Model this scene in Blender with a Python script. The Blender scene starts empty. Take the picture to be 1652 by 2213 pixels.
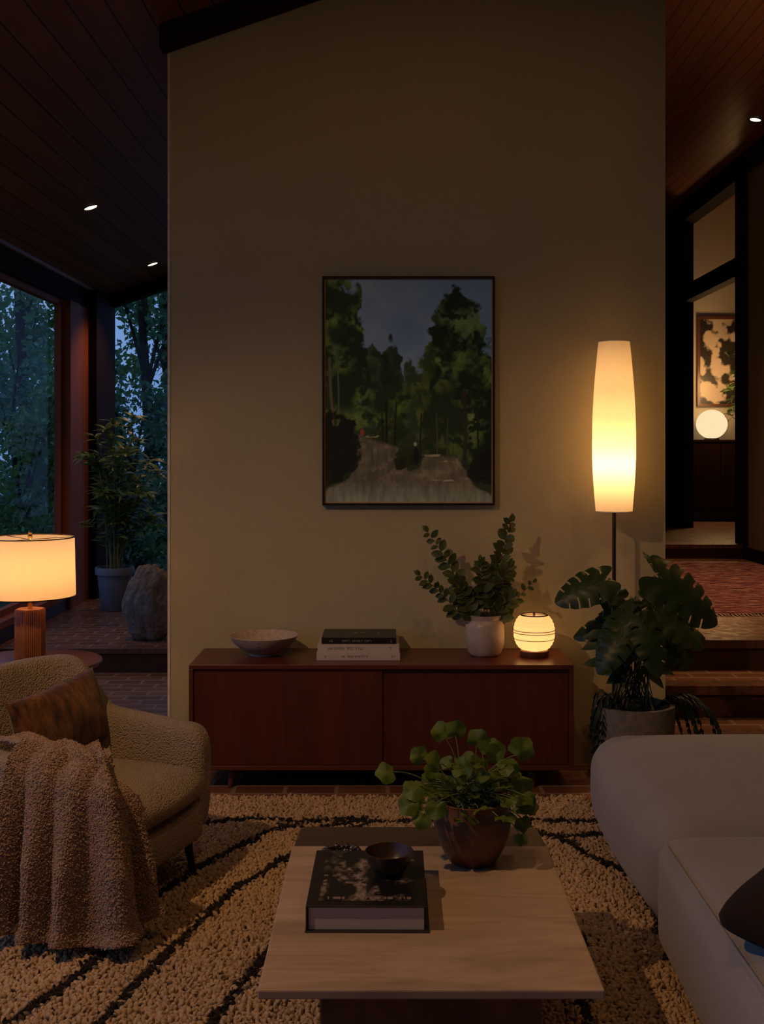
import bpy, bmesh, math, random
import numpy as np
from mathutils import Vector, Matrix, Quaternion

C = bpy.context.scene.collection
S = bpy.context.scene
PI = math.pi
R = math.radians

# ------------------------------------------------------------------ camera
F = 2411.0
CX, CY = 838.0, 968.0
EYE = 1.6
cam_d = bpy.data.cameras.new('camera')
cam = bpy.data.objects.new('camera', cam_d)
C.objects.link(cam)
cam.location = (0, 0, EYE)
cam.rotation_euler = (R(90), 0, 0)
cam_d.sensor_fit = 'VERTICAL'
cam_d.sensor_height = 36.0
cam_d.sensor_width = 36.0
cam_d.lens = F / 2213.0 * 36.0
cam_d.shift_x = -(CX - 826.0) / 2213.0
cam_d.shift_y = -(1106.5 - CY) / 2213.0
cam_d.clip_start = 0.05
cam_d.clip_end = 200
S.camera = cam


def P(px, py, d):
    """world point seen at photo pixel (px, py) at depth d"""
    return Vector(((px - CX) / F * d, d, EYE - (py - CY) / F * d))


# ------------------------------------------------------------------ world, exposure, lights
S.view_settings.view_transform = 'Standard'
S.view_settings.look = 'None'
S.view_settings.gamma = 1.0
S.view_settings.use_curve_mapping = False
S.view_settings.exposure = 0.0
try:
    S.cycles.use_denoising = True
    S.cycles.denoiser = 'OPENIMAGEDENOISE'
except Exception:
    pass
S.cycles.use_adaptive_sampling = True
S.cycles.adaptive_threshold = 0.05
S.cycles.max_bounces = 6
S.cycles.diffuse_bounces = 3
S.cycles.glossy_bounces = 3
S.cycles.caustics_reflective = False
S.cycles.caustics_refractive = False
S.cycles.transmission_bounces = 5
S.cycles.transparent_max_bounces = 12
S.cycles.sample_clamp_indirect = 3.0

W = bpy.data.worlds.new('dusk_sky')
S.world = W
W.use_nodes = True
wn = W.node_tree.nodes
wl = W.node_tree.links
wn.clear()
w_out = wn.new('ShaderNodeOutputWorld')
w_bg = wn.new('ShaderNodeBackground')
w_tc = wn.new('ShaderNodeTexCoord')
w_no = wn.new('ShaderNodeTexNoise')
w_no.inputs['Scale'].default_value = 3.0
w_no.inputs['Detail'].default_value = 5.0
w_cr = wn.new('ShaderNodeValToRGB')
w_cr.color_ramp.elements[0].position = 0.3
w_cr.color_ramp.elements[0].color = (0.075, 0.15, 0.36, 1)
w_cr.color_ramp.elements[1].position = 0.75
w_cr.color_ramp.elements[1].color = (0.17, 0.28, 0.54, 1)
wl.new(w_tc.outputs['Generated'], w_no.inputs['Vector'])
wl.new(w_no.outputs['Fac'], w_cr.inputs['Fac'])
wl.new(w_cr.outputs['Color'], w_bg.inputs['Color'])
wl.new(w_bg.outputs['Background'], w_out.inputs['Surface'])
w_bg.inputs['Strength'].default_value = 1.35

WARM = (1.0, 0.56, 0.22)
AMBER = (1.0, 0.50, 0.17)
SPOT_C = (1.0, 0.58, 0.27)
L_FLOOR_LAMP = 4.6
L_TABLE_LAMP = 4.2
L_LANTERN = 1.0
L_SPOT = 30.0
L_HALL_FILL = 34.0
L_ROOM = 60.0


def point(name, loc, watts, color=WARM, radius=0.03):
    l = bpy.data.lights.new(name, 'POINT')
    l.energy = watts
    l.color = color
    l.shadow_soft_size = radius
    o = bpy.data.objects.new(name, l)
    C.objects.link(o)
    o.location = loc
    return o


def spot(name, loc, target, watts, angle=80, color=WARM, radius=0.03, blend=0.6):
    l = bpy.data.lights.new(name, 'SPOT')
    l.energy = watts
    l.color = color
    l.spot_size = R(angle)
    l.spot_blend = blend
    l.shadow_soft_size = radius
    o = bpy.data.objects.new(name, l)
    C.objects.link(o)
    o.location = loc
    o.rotation_euler = (Vector(target) - Vector(loc)).to_track_quat('-Z', 'Y').to_euler()
    return o


# ------------------------------------------------------------------ materials
def srgb(r, g, b):
    f = lambda c: (c / 255.0 / 12.92) if c <= 10 else ((c / 255.0 + 0.055) / 1.055) ** 2.4
    return (f(r), f(g), f(b), 1.0)


class Nodes:
    def __init__(self, name, rough=0.6, spec=0.3):
        self.m = bpy.data.materials.new(name)
        self.m.use_nodes = True
        self.t = self.m.node_tree
        self.n = self.t.nodes
        self.l = self.t.links
        self.b = self.n.get('Principled BSDF')
        self.b.inputs['Roughness'].default_value = rough
        self.b.inputs['Specular IOR Level'].default_value = spec

    def new(self, t, **kw):
        n = self.n.new(t)
        for k, v in kw.items():
            if k in n.inputs:
                n.inputs[k].default_value = v
            else:
                setattr(n, k, v)
        return n

    def link(self, a, b):
        self.l.new(a, b)

    def coords(self, kind='Object', scale=(1, 1, 1), rot=(0, 0, 0)):
        tc = self.new('ShaderNodeTexCoord')
        mp = self.new('ShaderNodeMapping')
        mp.inputs['Scale'].default_value = scale
        mp.inputs['Rotation'].default_value = rot
        if kind == 'World':
            g = self.new('ShaderNodeNewGeometry')
            self.link(g.outputs['Position'], mp.inputs['Vector'])
        else:
            self.link(tc.outputs[kind], mp.inputs['Vector'])
        return mp.outputs['Vector']

    def noise(self, vec, scale, detail=4, rough=0.55, dist=0.0):
        n = self.new('ShaderNodeTexNoise')
        n.inputs['Scale'].default_value = scale
        n.inputs['Detail'].default_value = detail
        n.inputs['Roughness'].default_value = rough
        n.inputs['Distortion'].default_value = dist
        self.link(vec, n.inputs['Vector'])
        return n.outputs['Fac']

    def ramp(self, fac, stops):
        r = self.new('ShaderNodeValToRGB')
        e = r.color_ramp.elements
        while len(e) < len(stops):
            e.new(0.5)
        for k, (p, c) in enumerate(stops):
            e[k].position = p
            e[k].color = c if len(c) == 4 else (*c, 1)
        self.link(fac, r.inputs['Fac'])
        return r.outputs['Color']

    def mix(self, fac, a, b, mode='MIX'):
        n = self.new('ShaderNodeMix')
        n.data_type = 'RGBA'
        n.blend_type = mode
        for i, v in ((0, fac), (6, a), (7, b)):
            if hasattr(v, 'is_linked') or hasattr(v, 'links'):
                self.link(v, n.inputs[i])
            elif isinstance(v, (tuple, list)):
                n.inputs[i].default_value = v if len(v) == 4 else (*v, 1)
            else:
                n.inputs[i].default_value = v
        return n.outputs[2]

    def math(self, op, a, b=None):
        n = self.new('ShaderNodeMath')
        n.operation = op
        for i, v in ((0, a), (1, b)):
            if v is None:
                continue
            if isinstance(v, (int, float)):
                n.inputs[i].default_value = v
            else:
                self.link(v, n.inputs[i])
        return n.outputs[0]

    def color(self, c):
        if isinstance(c, (tuple, list)):
            self.b.inputs['Base Color'].default_value = c if len(c) == 4 else (*c, 1)
        else:
            self.link(c, self.b.inputs['Base Color'])

    def bump(self, h, strength=0.3, dist=0.01):
        n = self.new('ShaderNodeBump')
        n.inputs['Strength'].default_value = strength
        n.inputs['Distance'].default_value = dist
        self.link(h, n.inputs['Height'])
        self.link(n.outputs['Normal'], self.b.inputs['Normal'])


def plain(name, c1, c2=None, scale=8, rough=0.6, bump=0.0, bscale=60, stretch=(1, 1, 1), spec=0.3, metal=0.0, kind='Object', bdist=0.005, lo=0.35, hi=0.65):
    N = Nodes(name, rough, spec)
    v = N.coords(kind, stretch)
    if c2 is None:
        c2 = tuple(x * 0.8 for x in c1[:3]) + (1,)
    N.color(N.ramp(N.noise(v, scale), [(lo, c1), (hi, c2)]))
    if bump:
        N.bump(N.noise(v, bscale, 3), bump, bdist)
    N.b.inputs['Metallic'].default_value = metal
    return N.m


def wood(name, c1, c2, axis=2, scale=14, rough=0.4, spec=0.4, kind='Object', ratio=0.06):
    N = Nodes(name, rough, spec)
    st = [1.0, 1.0, 1.0]
    st[axis] = ratio
    v = N.coords(kind, tuple(st))
    f = N.noise(v, scale, 6, 0.65, 0.6)
    g = N.noise(v, scale * 6, 3, 0.6)
    col = N.ramp(f, [(0.3, c1), (0.7, c2)])
    col = N.mix(N.math('MULTIPLY', g, 0.35), col, tuple(x * 0.35 for x in c1[:3]) + (1,))
    N.color(col)
    N.bump(g, 0.08, 0.003)
    return N.m


def m_planks(name, c1, c2, width=0.135, slope=(1, 0, 0)):
    """tongue and groove boards running along Y; the board index comes from X"""
    N = Nodes(name, 0.42, 0.35)
    g = N.new('ShaderNodeNewGeometry')
    sx = N.new('ShaderNodeSeparateXYZ')
    N.link(g.outputs['Position'], sx.inputs[0])
    q = N.math('DIVIDE', sx.outputs['X'], width)
    idx = N.math('FLOOR', q)
    fr = N.math('FRACT', q)
    wnz = N.new('ShaderNodeTexWhiteNoise')
    wnz.noise_dimensions = '1D'
    N.link(idx, wnz.inputs['W'])
    v = N.coords('World', (1, 0.05, 1))
    f = N.noise(v, 12, 6, 0.65, 0.8)
    col = N.ramp(f, [(0.3, c1), (0.72, c2)])
    col = N.mix(N.math('MULTIPLY', wnz.outputs['Value'], 0.45), col, tuple(x * 0.45 for x in c1[:3]) + (1,))
    d = N.math('ABSOLUTE', N.math('SUBTRACT', fr, 0.5))
    gr = N.math('GREATER_THAN', d, 0.475)
    col = N.mix(gr, col, (0.004, 0.002, 0.001, 1))
    N.color(col)
    N.bump(N.math('SUBTRACT', 1.0, gr), 0.6, 0.01)
    return N.m


def m_bricks(name, c1, c2, mortar, bw=0.24, bh=0.12, rot=0.0, rough=0.32, r2=0.6):
    N = Nodes(name, rough, 0.45)
    v = N.coords('World', (1, 1, 1), (0, 0, rot))
    b = N.new('ShaderNodeTexBrick')
    b.inputs['Scale'].default_value = 1.0
    b.inputs['Brick Width'].default_value = bw
    b.inputs['Row Height'].default_value = bh
    b.inputs['Mortar Size'].default_value = 0.012
    b.inputs['Mortar Smooth'].default_value = 0.3
    b.inputs['Bias'].default_value = 0.0
    b.inputs['Color1'].default_value = c1
    b.inputs['Color2'].default_value = c2
    b.inputs['Mortar'].default_value = mortar
    N.link(v, b.inputs['Vector'])
    f = N.noise(v, 22, 5, 0.6)
    col = N.mix(N.math('MULTIPLY', f, 0.55), b.outputs['Color'], tuple(x * 0.3 for x in c1[:3]) + (1,))
    N.color(col)
    h = N.math('SUBTRACT', N.math('MULTIPLY', f, 0.35), b.outputs['Fac'])
    N.bump(h, 0.5, 0.006)
    rr = N.ramp(f, [(0.3, (rough, rough, rough, 1)), (0.7, (r2, r2, r2, 1))])
    N.link(rr, N.b.inputs['Roughness'])
    return N.m


def m_plaster(name, c1, c2):
    N = Nodes(name, 0.85, 0.15)
    v = N.coords('World')
    big = N.noise(v, 1.3, 4, 0.6)
    col = N.ramp(big, [(0.3, c1), (0.7, c2)])
    wv = N.coords('World', (1, 1, 0.18))
    w2 = N.coords('World', (0.18, 1, 1))
    weave = N.math('ADD', N.noise(wv, 90, 3), N.noise(w2, 90, 3))
    col = N.mix(N.math('MULTIPLY', weave, 0.16), col, tuple(x * 0.45 for x in c1[:3]) + (1,))
    N.color(col)
    N.bump(N.math('ADD', weave, N.noise(v, 7, 4)), 0.16, 0.004)
    return N.m


def m_fabric(name, c1, c2, scale=260, bump=0.5, rough=0.95, blot=4.0, bdist=0.004, sheen=0.15):
    N = Nodes(name, rough, 0.1)
    v = N.coords('Object')
    vo = N.new('ShaderNodeTexVoronoi')
    vo.inputs['Scale'].default_value = scale
    N.link(v, vo.inputs['Vector'])
    f = N.noise(v, blot, 3)
    g = N.noise(v, scale * 0.7, 3)
    col = N.ramp(f, [(0.3, c1), (0.7, c2)])
    col = N.mix(N.math('MULTIPLY', vo.outputs['Distance'], 0.55), col, tuple(x * 0.45 for x in c1[:3]) + (1,))
    N.color(col)
    N.bump(N.math('SUBTRACT', g, vo.outputs['Distance']), bump, bdist)
    N.b.inputs['Sheen Weight'].default_value = sheen
    N.b.inputs['Sheen Roughness'].default_value = 0.6
    return N.m


def m_leaf(name, c1, c2, rough=0.4, trans=0.25, scale=9, spec=0.4):
    N = Nodes(name, rough, spec)
    v = N.coords('Object')
    col = N.ramp(N.noise(v, scale, 3), [(0.3, c1), (0.7, c2)])
    N.color(col)
    tr = N.new('ShaderNodeBsdfTranslucent')
    N.link(N.mix(1.0, col, (1.6, 1.7, 0.6, 1), 'MULTIPLY'), tr.inputs['Color'])
    mx = N.new('ShaderNodeMixShader')
    mx.inputs[0].default_value = trans
    out = N.n.get('Material Output')
    N.link(N.b.outputs[0], mx.inputs[1])
    N.link(tr.outputs[0], mx.inputs[2])
    N.link(mx.outputs[0], out.inputs['Surface'])
    return N.m


def m_shade(name, c, trans=0.55):
    N = Nodes(name, 0.9, 0.0)
    v = N.coords('Object', (1, 1, 0.3))
    f = N.noise(v, 160, 2)
    col = N.ramp(f, [(0.2, c), (0.8, tuple(x * 0.93 for x in c[:3]) + (1,))])
    di = N.new('ShaderNodeBsdfDiffuse')
    tr = N.new('ShaderNodeBsdfTranslucent')
    N.link(col, di.inputs['Color'])
    N.link(col, tr.inputs['Color'])
    mx = N.new('ShaderNodeMixShader')
    mx.inputs[0].default_value = trans
    N.link(di.outputs[0], mx.inputs[1])
    N.link(tr.outputs[0], mx.inputs[2])
    N.link(mx.outputs[0], N.n.get('Material Output').inputs['Surface'])
    return N.m


def m_emit(name, c, s):
    m = bpy.data.materials.new(name)
    m.use_nodes = True
    n = m.node_tree.nodes
    n.clear()
    e = n.new('ShaderNodeEmission')
    e.inputs['Color'].default_value = c
    e.inputs['Strength'].default_value = s
    o = n.new('ShaderNodeOutputMaterial')
    m.node_tree.links.new(e.outputs[0], o.inputs['Surface'])
    return m


def m_glass(name):
    m = bpy.data.materials.new(name)
    m.use_nodes = True
    n = m.node_tree.nodes
    l = m.node_tree.links
    n.clear()
    t = n.new('ShaderNodeBsdfTransparent')
    t.inputs['Color'].default_value = (0.93, 0.96, 0.97, 1)
    g = n.new('ShaderNodeBsdfGlossy')
    g.inputs['Roughness'].default_value = 0.03
    lw = n.new('ShaderNodeLayerWeight')
    lw.inputs['Blend'].default_value = 0.5
    pw_ = n.new('ShaderNodeMath')
    pw_.operation = 'POWER'
    pw_.inputs[1].default_value = 5.0
    l.new(lw.outputs['Facing'], pw_.inputs[0])
    f = n.new('ShaderNodeMath')
    f.operation = 'MULTIPLY_ADD'
    f.inputs[1].default_value = 0.10
    f.inputs[2].default_value = 0.008
    l.new(pw_.outputs[0], f.inputs[0])
    mx = n.new('ShaderNodeMixShader')
    o = n.new('ShaderNodeOutputMaterial')
    l.new(f.outputs[0], mx.inputs[0])
    l.new(t.outputs[0], mx.inputs[1])
    l.new(g.outputs[0], mx.inputs[2])
    l.new(mx.outputs[0], o.inputs['Surface'])
    return m


def m_attr(name, rough=0.7, spec=0.2, bump=0.0, bscale=300, sheen=0.0):
    N = Nodes(name, rough, spec)
    a = N.new('ShaderNodeVertexColor')
    a.layer_name = 'Col'
    N.color(a.outputs['Color'])
    if bump:
        N.bump(N.noise(N.coords('Object'), bscale, 3), bump, 0.003)
    N.b.inputs['Sheen Weight'].default_value = sheen
    return N.m


M = {}
M['wall'] = m_plaster('wall_plaster', (0.525, 0.455, 0.29, 1), (0.46, 0.40, 0.25, 1))
M['wall_green'] = m_plaster('hall_plaster', (0.36, 0.35, 0.26, 1), (0.31, 0.30, 0.22, 1))
M['wall_pale'] = m_plaster('pale_plaster', (0.62, 0.54, 0.40, 1), (0.55, 0.48, 0.36, 1))
M['ceil'] = m_planks('ceiling_boards', (0.24, 0.10, 0.048, 1), (0.16, 0.066, 0.034, 1), 0.145)
M['dark_beam'] = wood('dark_stained_beam', (0.018, 0.010, 0.007, 1), (0.03, 0.015, 0.009, 1), 0, 14, 0.75, 0.08)
M['frame'] = wood('red_brown_frame', (0.36, 0.09, 0.034, 1), (0.24, 0.06, 0.024, 1), 2, 14, 0.6, 0.12)
M['post'] = wood('dark_post', (0.030, 0.011, 0.006, 1), (0.018, 0.007, 0.004, 1), 2, 14, 0.75, 0.06)
M['pale_trim'] = wood('pale_trim', (0.35, 0.22, 0.12, 1), (0.28, 0.17, 0.09, 1), 1)
M['brick'] = m_bricks('brick_paving', (0.30, 0.115, 0.058, 1), (0.17, 0.068, 0.04, 1), (0.36, 0.24, 0.155, 1))
M['brick_worn'] = m_bricks('worn_brick_paving', (0.30, 0.115, 0.058, 1), (0.17, 0.068, 0.04, 1), (0.36, 0.24, 0.155, 1), rough=0.16, r2=0.4)
M['brick_nose'] = m_bricks('brick_edging', (0.21, 0.082, 0.044, 1), (0.15, 0.062, 0.036, 1), (0.12, 0.07, 0.045, 1), 0.11, 0.4)
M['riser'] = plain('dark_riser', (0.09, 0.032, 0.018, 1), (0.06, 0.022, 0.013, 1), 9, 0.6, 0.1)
M['glass'] = m_glass('window_glass')
M['teak'] = wood('sideboard_teak', (0.17, 0.040, 0.018, 1), (0.10, 0.024, 0.011, 1), 0, 10, 0.33, 0.5)
M['teak_v'] = wood('sideboard_tambour', (0.15, 0.034, 0.015, 1), (0.09, 0.021, 0.010, 1), 2, 16, 0.4, 0.4)
M['brass'] = plain('brushed_brass', (0.62, 0.40, 0.16, 1), (0.5, 0.31, 0.12, 1), 30, 0.28, spec=0.5, metal=1.0)
M['bronze'] = plain('dark_bronze', (0.10, 0.06, 0.035, 1), (0.07, 0.042, 0.026, 1), 30, 0.35, spec=0.5, metal=0.8)
M['black'] = plain('matt_black', (0.012, 0.009, 0.008, 1), None, 30, 0.5)
M['white'] = plain('white_paint', (0.75, 0.72, 0.66, 1), None, 30, 0.5)
M['shade'] = m_shade('linen_lamp_shade', (0.93, 0.83, 0.66, 1))
M['shade_white'] = m_shade('white_lamp_shade', (0.93, 0.83, 0.68, 1))


# ------------------------------------------------------------------ mesh builder
class MB:
    def __init__(self):
        self.v = []
        self.f = []

    def add(self, vs, fs):
        o = len(self.v)
        self.v.extend([tuple(p) for p in vs])
        self.f.extend([tuple(i + o for i in f) for f in fs])
        return self

    def box(self, x0, x1, y0, y1, z0, z1):
        vs = [(x, y, z) for x in (x0, x1) for y in (y0, y1) for z in (z0, z1)]
        return self.add(vs, [(0, 1, 3, 2), (4, 6, 7, 5), (0, 4, 5, 1), (2, 3, 7, 6), (0, 2, 6, 4), (1, 5, 7, 3)])

    def prism(self, poly, y0, y1, axis='y'):
        """poly: list of (a, z); extruded along y (a = x) or along x (a = y)"""
        n = len(poly)
        if axis == 'y':
            vs = [(a, y0, z) for a, z in poly] + [(a, y1, z) for a, z in poly]
        elif axis == 'x':
            vs = [(y0, a, z) for a, z in poly] + [(y1, a, z) for a, z in poly]
        else:
            vs = [(a, z, y0) for a, z in poly] + [(a, z, y1) for a, z in poly]
        fs = [tuple(range(n)), tuple(range(2 * n - 1, n - 1, -1))]
        fs += [(i, i + n, (i + 1) % n + n, (i + 1) % n) for i in range(n)]
        return self.add(vs, fs)

    def lathe(self, prof, n=48, cx=0, cy=0, fn=None, cap0=True, cap1=True):
        """prof: list of (r, z); fn(angle, r, z) -> r may flute the wall"""
        vs, fs = [], []
        for r, z in prof:
            for k in range(n):
                a = 2 * PI * k / n
                rr = fn(a, r, z) if fn else r
                vs.append((cx + rr * math.cos(a), cy + rr * math.sin(a), z))
        m = len(prof)
        for i in range(m - 1):
            for k in range(n):
                k2 = (k + 1) % n
                fs.append((i * n + k, i * n + k2, (i + 1) * n + k2, (i + 1) * n + k))
        if cap0:
            fs.append(tuple(range(n - 1, -1, -1)))
        if cap1:
            fs.append(tuple((m - 1) * n + k for k in range(n)))
        return self.add(vs, fs)

    def tube(self, pts, r, n=8):
        pts = [Vector(p) for p in pts]
        rs = r if isinstance(r, (list, tuple)) else [r] * len(pts)
        vs, fs = [], []
        up = Vector((0, 0, 1))
        prev = None
        for i, p in enumerate(pts):
            d = (pts[min(i + 1, len(pts) - 1)] - pts[max(i - 1, 0)])
            if d.length < 1e-9:
                d = up.copy()
            d.normalize()
            if prev is None:
                a = d.cross(Vector((0.3, 0.9, 0.1)) if abs(d.z) > 0.8 else up)
            else:
                a = prev - d * prev.dot(d)
            if a.length < 1e-6:
                a = d.orthogonal()
            a.normalize()
            prev = a
            b = d.cross(a)
            for k in range(n):
                t = 2 * PI * k / n
                vs.append(p + (a * math.cos(t) + b * math.sin(t)) * rs[i])
        m = len(pts)
        for i in range(m - 1):
            for k in range(n):
                k2 = (k + 1) % n
                fs.append((i * n + k, i * n + k2, (i + 1) * n + k2, (i + 1) * n + k))
        fs.append(tuple(range(n - 1, -1, -1)))
        fs.append(tuple((m - 1) * n + k for k in range(n)))
        return self.add(vs, fs)

    def grid(self, fn, nu, nv, closed_u=False):
        vs = [fn(i / (nu if closed_u else nu - 1), j / (nv - 1)) for j in range(nv) for i in range(nu)]
        fs = []
        for j in range(nv - 1):
            for i in range(nu if closed_u else nu - 1):
                i2 = (i + 1) % nu
                fs.append((j * nu + i, j * nu + i2, (j + 1) * nu + i2, (j + 1) * nu + i))
        return self.add(vs, fs)

    def softbox(self, c, h, r, bulge=(0, 0, 0), n=14, fn=None):
        """rounded, padded block: centre c, half sizes h, edge radius r, outward bulge per axis"""
        vs, fs, idx = [], [], {}

        def vert(p):
            k = tuple(round(q, 5) for q in p)
            if k in idx:
                return idx[k]
            pt = [p[i] * h[i] for i in range(3)]
            inn = [max(-(h[i] - r), min(h[i] - r, pt[i])) for i in range(3)]
            d = [pt[i] - inn[i] for i in range(3)]
            L = math.sqrt(sum(q * q for q in d)) or 1
            q = [inn[i] + d[i] / L * r for i in range(3)]
            for i in range(3):
                a, b = (i + 1) % 3, (i + 2) % 3
                s = q[i] / h[i]
                q[i] += bulge[i] * s * (1 - (q[a] / h[a]) ** 2) * (1 - (q[b] / h[b]) ** 2)
            if fn:
                q = fn(q)
            idx[k] = len(vs)
            vs.append((c[0] + q[0], c[1] + q[1], c[2] + q[2]))
            return idx[k]

        # spacing denser near the edges
        def sp(i):
            t = -1 + 2 * i / n
            return math.copysign(abs(t) ** 0.6, t)
        for ax in range(3):
            for sg in (-1, 1):
                for i in range(n):
                    for j in range(n):
                        q = []
                        for (a, b) in ((i, j), (i + 1, j), (i + 1, j + 1), (i, j + 1)):
                            p = [0, 0, 0]
                            p[ax] = sg
                            p[(ax + 1) % 3] = sp(a)
                            p[(ax + 2) % 3] = sp(b)
                            q.append(vert(p))
                        if sg < 0:
                            q.reverse()
                        if len(set(q)) == 4:
                            fs.append(tuple(q))
        return self.add(vs, fs)

    def leaf(self, base, tip_dir, normal, L, Wd, shape='oval', droop=0.25, fold=0.18, n=5):
        """one leaf blade: two half blades folded along the midrib"""
        d = Vector(tip_dir).normalized()
        nm = Vector(normal)
        nm = nm - d * nm.dot(d)
        if nm.length < 1e-4:
            nm = d.orthogonal()
        nm.normalize()
        s = d.cross(nm)
        base = Vector(base)
        vs, fs = [], []
        for i in range(n + 1):
            t = i / n
            if shape == 'oval':
                w = math.sin(PI * min(1, t * 0.97 + 0.03)) ** 0.75
            elif shape == 'lance':
                w = math.sin(PI * t ** 0.7) ** 1.0
            elif shape == 'heart':
                w = math.sin(PI * t ** 0.6) ** 0.6 if 0 < t < 1 else 0.0
            else:
                w = math.sqrt(max(0, 1 - (2 * t - 1) ** 2))
            w *= Wd * 0.5
            p = base + d * (L * t) - nm * (droop * L * t * t)
            vs += [p + s * w + nm * fold * w, p, p - s * w + nm * fold * w]
        for i in range(n):
            a = i * 3
            fs += [(a, a + 1, a + 4, a + 3), (a + 1, a + 2, a + 5, a + 4)]
        return self.add(vs, fs)

    def build(self, name, material, parent=None, smooth=True, angle=40, loc=None):
        me = bpy.data.meshes.new(name)
        me.from_pydata(self.v, [], self.f)
        me.validate()
        bm = bmesh.new()
        bm.from_mesh(me)
        bmesh.ops.recalc_face_normals(bm, faces=bm.faces)
        bm.to_mesh(me)
        bm.free()
        if material:
            me.materials.append(material)
        if smooth:
            me.polygons.foreach_set('use_smooth', [True] * len(me.polygons))
            if hasattr(me, 'set_sharp_from_angle'):
                me.set_sharp_from_angle(angle=R(angle))
        o = bpy.data.objects.new(name, me)
        C.objects.link(o)
        if parent:
            o.parent = parent
        if loc is not None:
            o.location = loc
        return o


def np_mesh(name, verts, faces4, material, parent=None, cols=None, smooth=True, tri=False):
    me = bpy.data.meshes.new(name)
    nv, nf, k = len(verts), len(faces4), faces4.shape[1]
    me.vertices.add(nv)
    me.vertices.foreach_set('co', np.asarray(verts, dtype=np.float32).ravel())
    me.loops.add(nf * k)
    me.loops.foreach_set('vertex_index', np.asarray(faces4, dtype=np.int32).ravel())
    me.polygons.add(nf)
    me.polygons.foreach_set('loop_start', np.arange(0, nf * k, k, dtype=np.int32))
    me.polygons.foreach_set('loop_total', np.full(nf, k, dtype=np.int32))
    if smooth:
        me.polygons.foreach_set('use_smooth', np.ones(nf, dtype=bool))
    me.update(calc_edges=True)
    if cols is not None:
        a = me.color_attributes.new('Col', 'FLOAT_COLOR', 'POINT')
        c = np.ones((nv, 4), dtype=np.float32)
        c[:, :3] = cols
        a.data.foreach_set('color', c.ravel())
    me.materials.append(material)
    o = bpy.data.objects.new(name, me)
    C.objects.link(o)
    if parent:
        o.parent = parent
    return o


def tag(o, label=None, cat=None, group=None, kind=None):
    if label:
        o['label'] = label
    if cat:
        o['category'] = cat
    if group:
        o['group'] = group
    if kind:
        o['kind'] = kind
    return o


def thing(name, label, cat, loc=(0, 0, 0), rotz=0.0, group=None):
    o = bpy.data.objects.new(name, None)
    o.empty_display_size = 0.1
    C.objects.link(o)
    o.location = loc
    o.rotation_euler = (0, 0, rotz)
    return tag(o, label, cat, group)


def struct(name, mb, m, smooth=False, label=None):
    o = mb.build(name, m, smooth=smooth)
    o['kind'] = 'structure'
    if label:
        o['label'] = label
    return o


def dup(root, loc=None, rotz=None, label=None):
    r = root.copy()
    C.objects.link(r)
    if loc is not None:
        r.location = loc
    if rotz is not None:
        r.rotation_euler = (0, 0, rotz)
    if label:
        r['label'] = label
    for ch in list(root.children):
        c = ch.copy()
        C.objects.link(c)
        c.parent = r
        for g in list(ch.children):
            d = g.copy()
            C.objects.link(d)
            d.parent = c
    return r


def bevel(o, w=0.004, seg=2):
    b = o.modifiers.new('bevel', 'BEVEL')
    b.width = w
    b.segments = seg
    b.limit_method = 'ANGLE'
    b.angle_limit = R(35)
    return o


def subsurf(o, lv=1):
    s = o.modifiers.new('subsurf', 'SUBSURF')
    s.levels = lv
    s.render_levels = lv
    return o


def solid(o, t, off=0):
    s = o.modifiers.new('solid', 'SOLIDIFY')
    s.thickness = t
    s.offset = off
    return o


# numpy value noise
def vnoise(x, y, seed=0):
    xi = np.floor(x).astype(np.int64)
    yi = np.floor(y).astype(np.int64)
    xf = x - xi
    yf = y - yi
    xf = xf * xf * (3 - 2 * xf)
    yf = yf * yf * (3 - 2 * yf)

    def h(a, b):
        n = (a * 374761393 + b * 668265263 + seed * 974634777) & 0x7fffffff
        n = (n ^ (n >> 13)) * 1274126177 & 0x7fffffff
        return ((n ^ (n >> 16)) & 0xffff) / 65535.0
    return (h(xi, yi) * (1 - xf) + h(xi + 1, yi) * xf) * (1 - yf) + (h(xi, yi + 1) * (1 - xf) + h(xi + 1, yi + 1) * xf) * yf


def fbm(x, y, seed=0, oct=4):
    s, a, t = 0, 0.5, 0
    for k in range(oct):
        s = s + a * vnoise(x * 2 ** k, y * 2 ** k, seed + k)
        t += a
        a *= 0.5
    return s / t


# ------------------------------------------------------------------ the room
Y_BACK = 11.2          # rear window wall of the alcove
X_LEFT = -2.86         # left window wall
Y_WALL = 5.66          # face of the tall plaster wall
XW0, XW1 = -1.11, 1.41
X_R = 3.52             # hall side wall with the doorway
RIDGE = 2.0


def zc(x):
    """underside of the sloping ceiling"""
    if x <= RIDGE:
        return 3.73 + 0.347 * (x + 1.11)
    return 5.204 - 0.2 * x + (3.73 + 0.347 * (RIDGE + 1.11) - 4.804) * max(0, 1 - (x - RIDGE) / 1.5)


struct('floor', MB().box(-3.2, 3.9, -3.2, 7.98, -0.12, 0.0), M['brick'])
struct('floor_platform', MB().box(X_LEFT, -0.9, 7.99, Y_BACK + 0.1, 0.0, 0.16), M['brick_worn'])
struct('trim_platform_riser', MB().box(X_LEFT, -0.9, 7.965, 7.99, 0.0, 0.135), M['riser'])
struct('trim_platform_edge', MB().box(X_LEFT, -0.9, 7.94, 8.0, 0.135, 0.17), M['brick_nose'])

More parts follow.
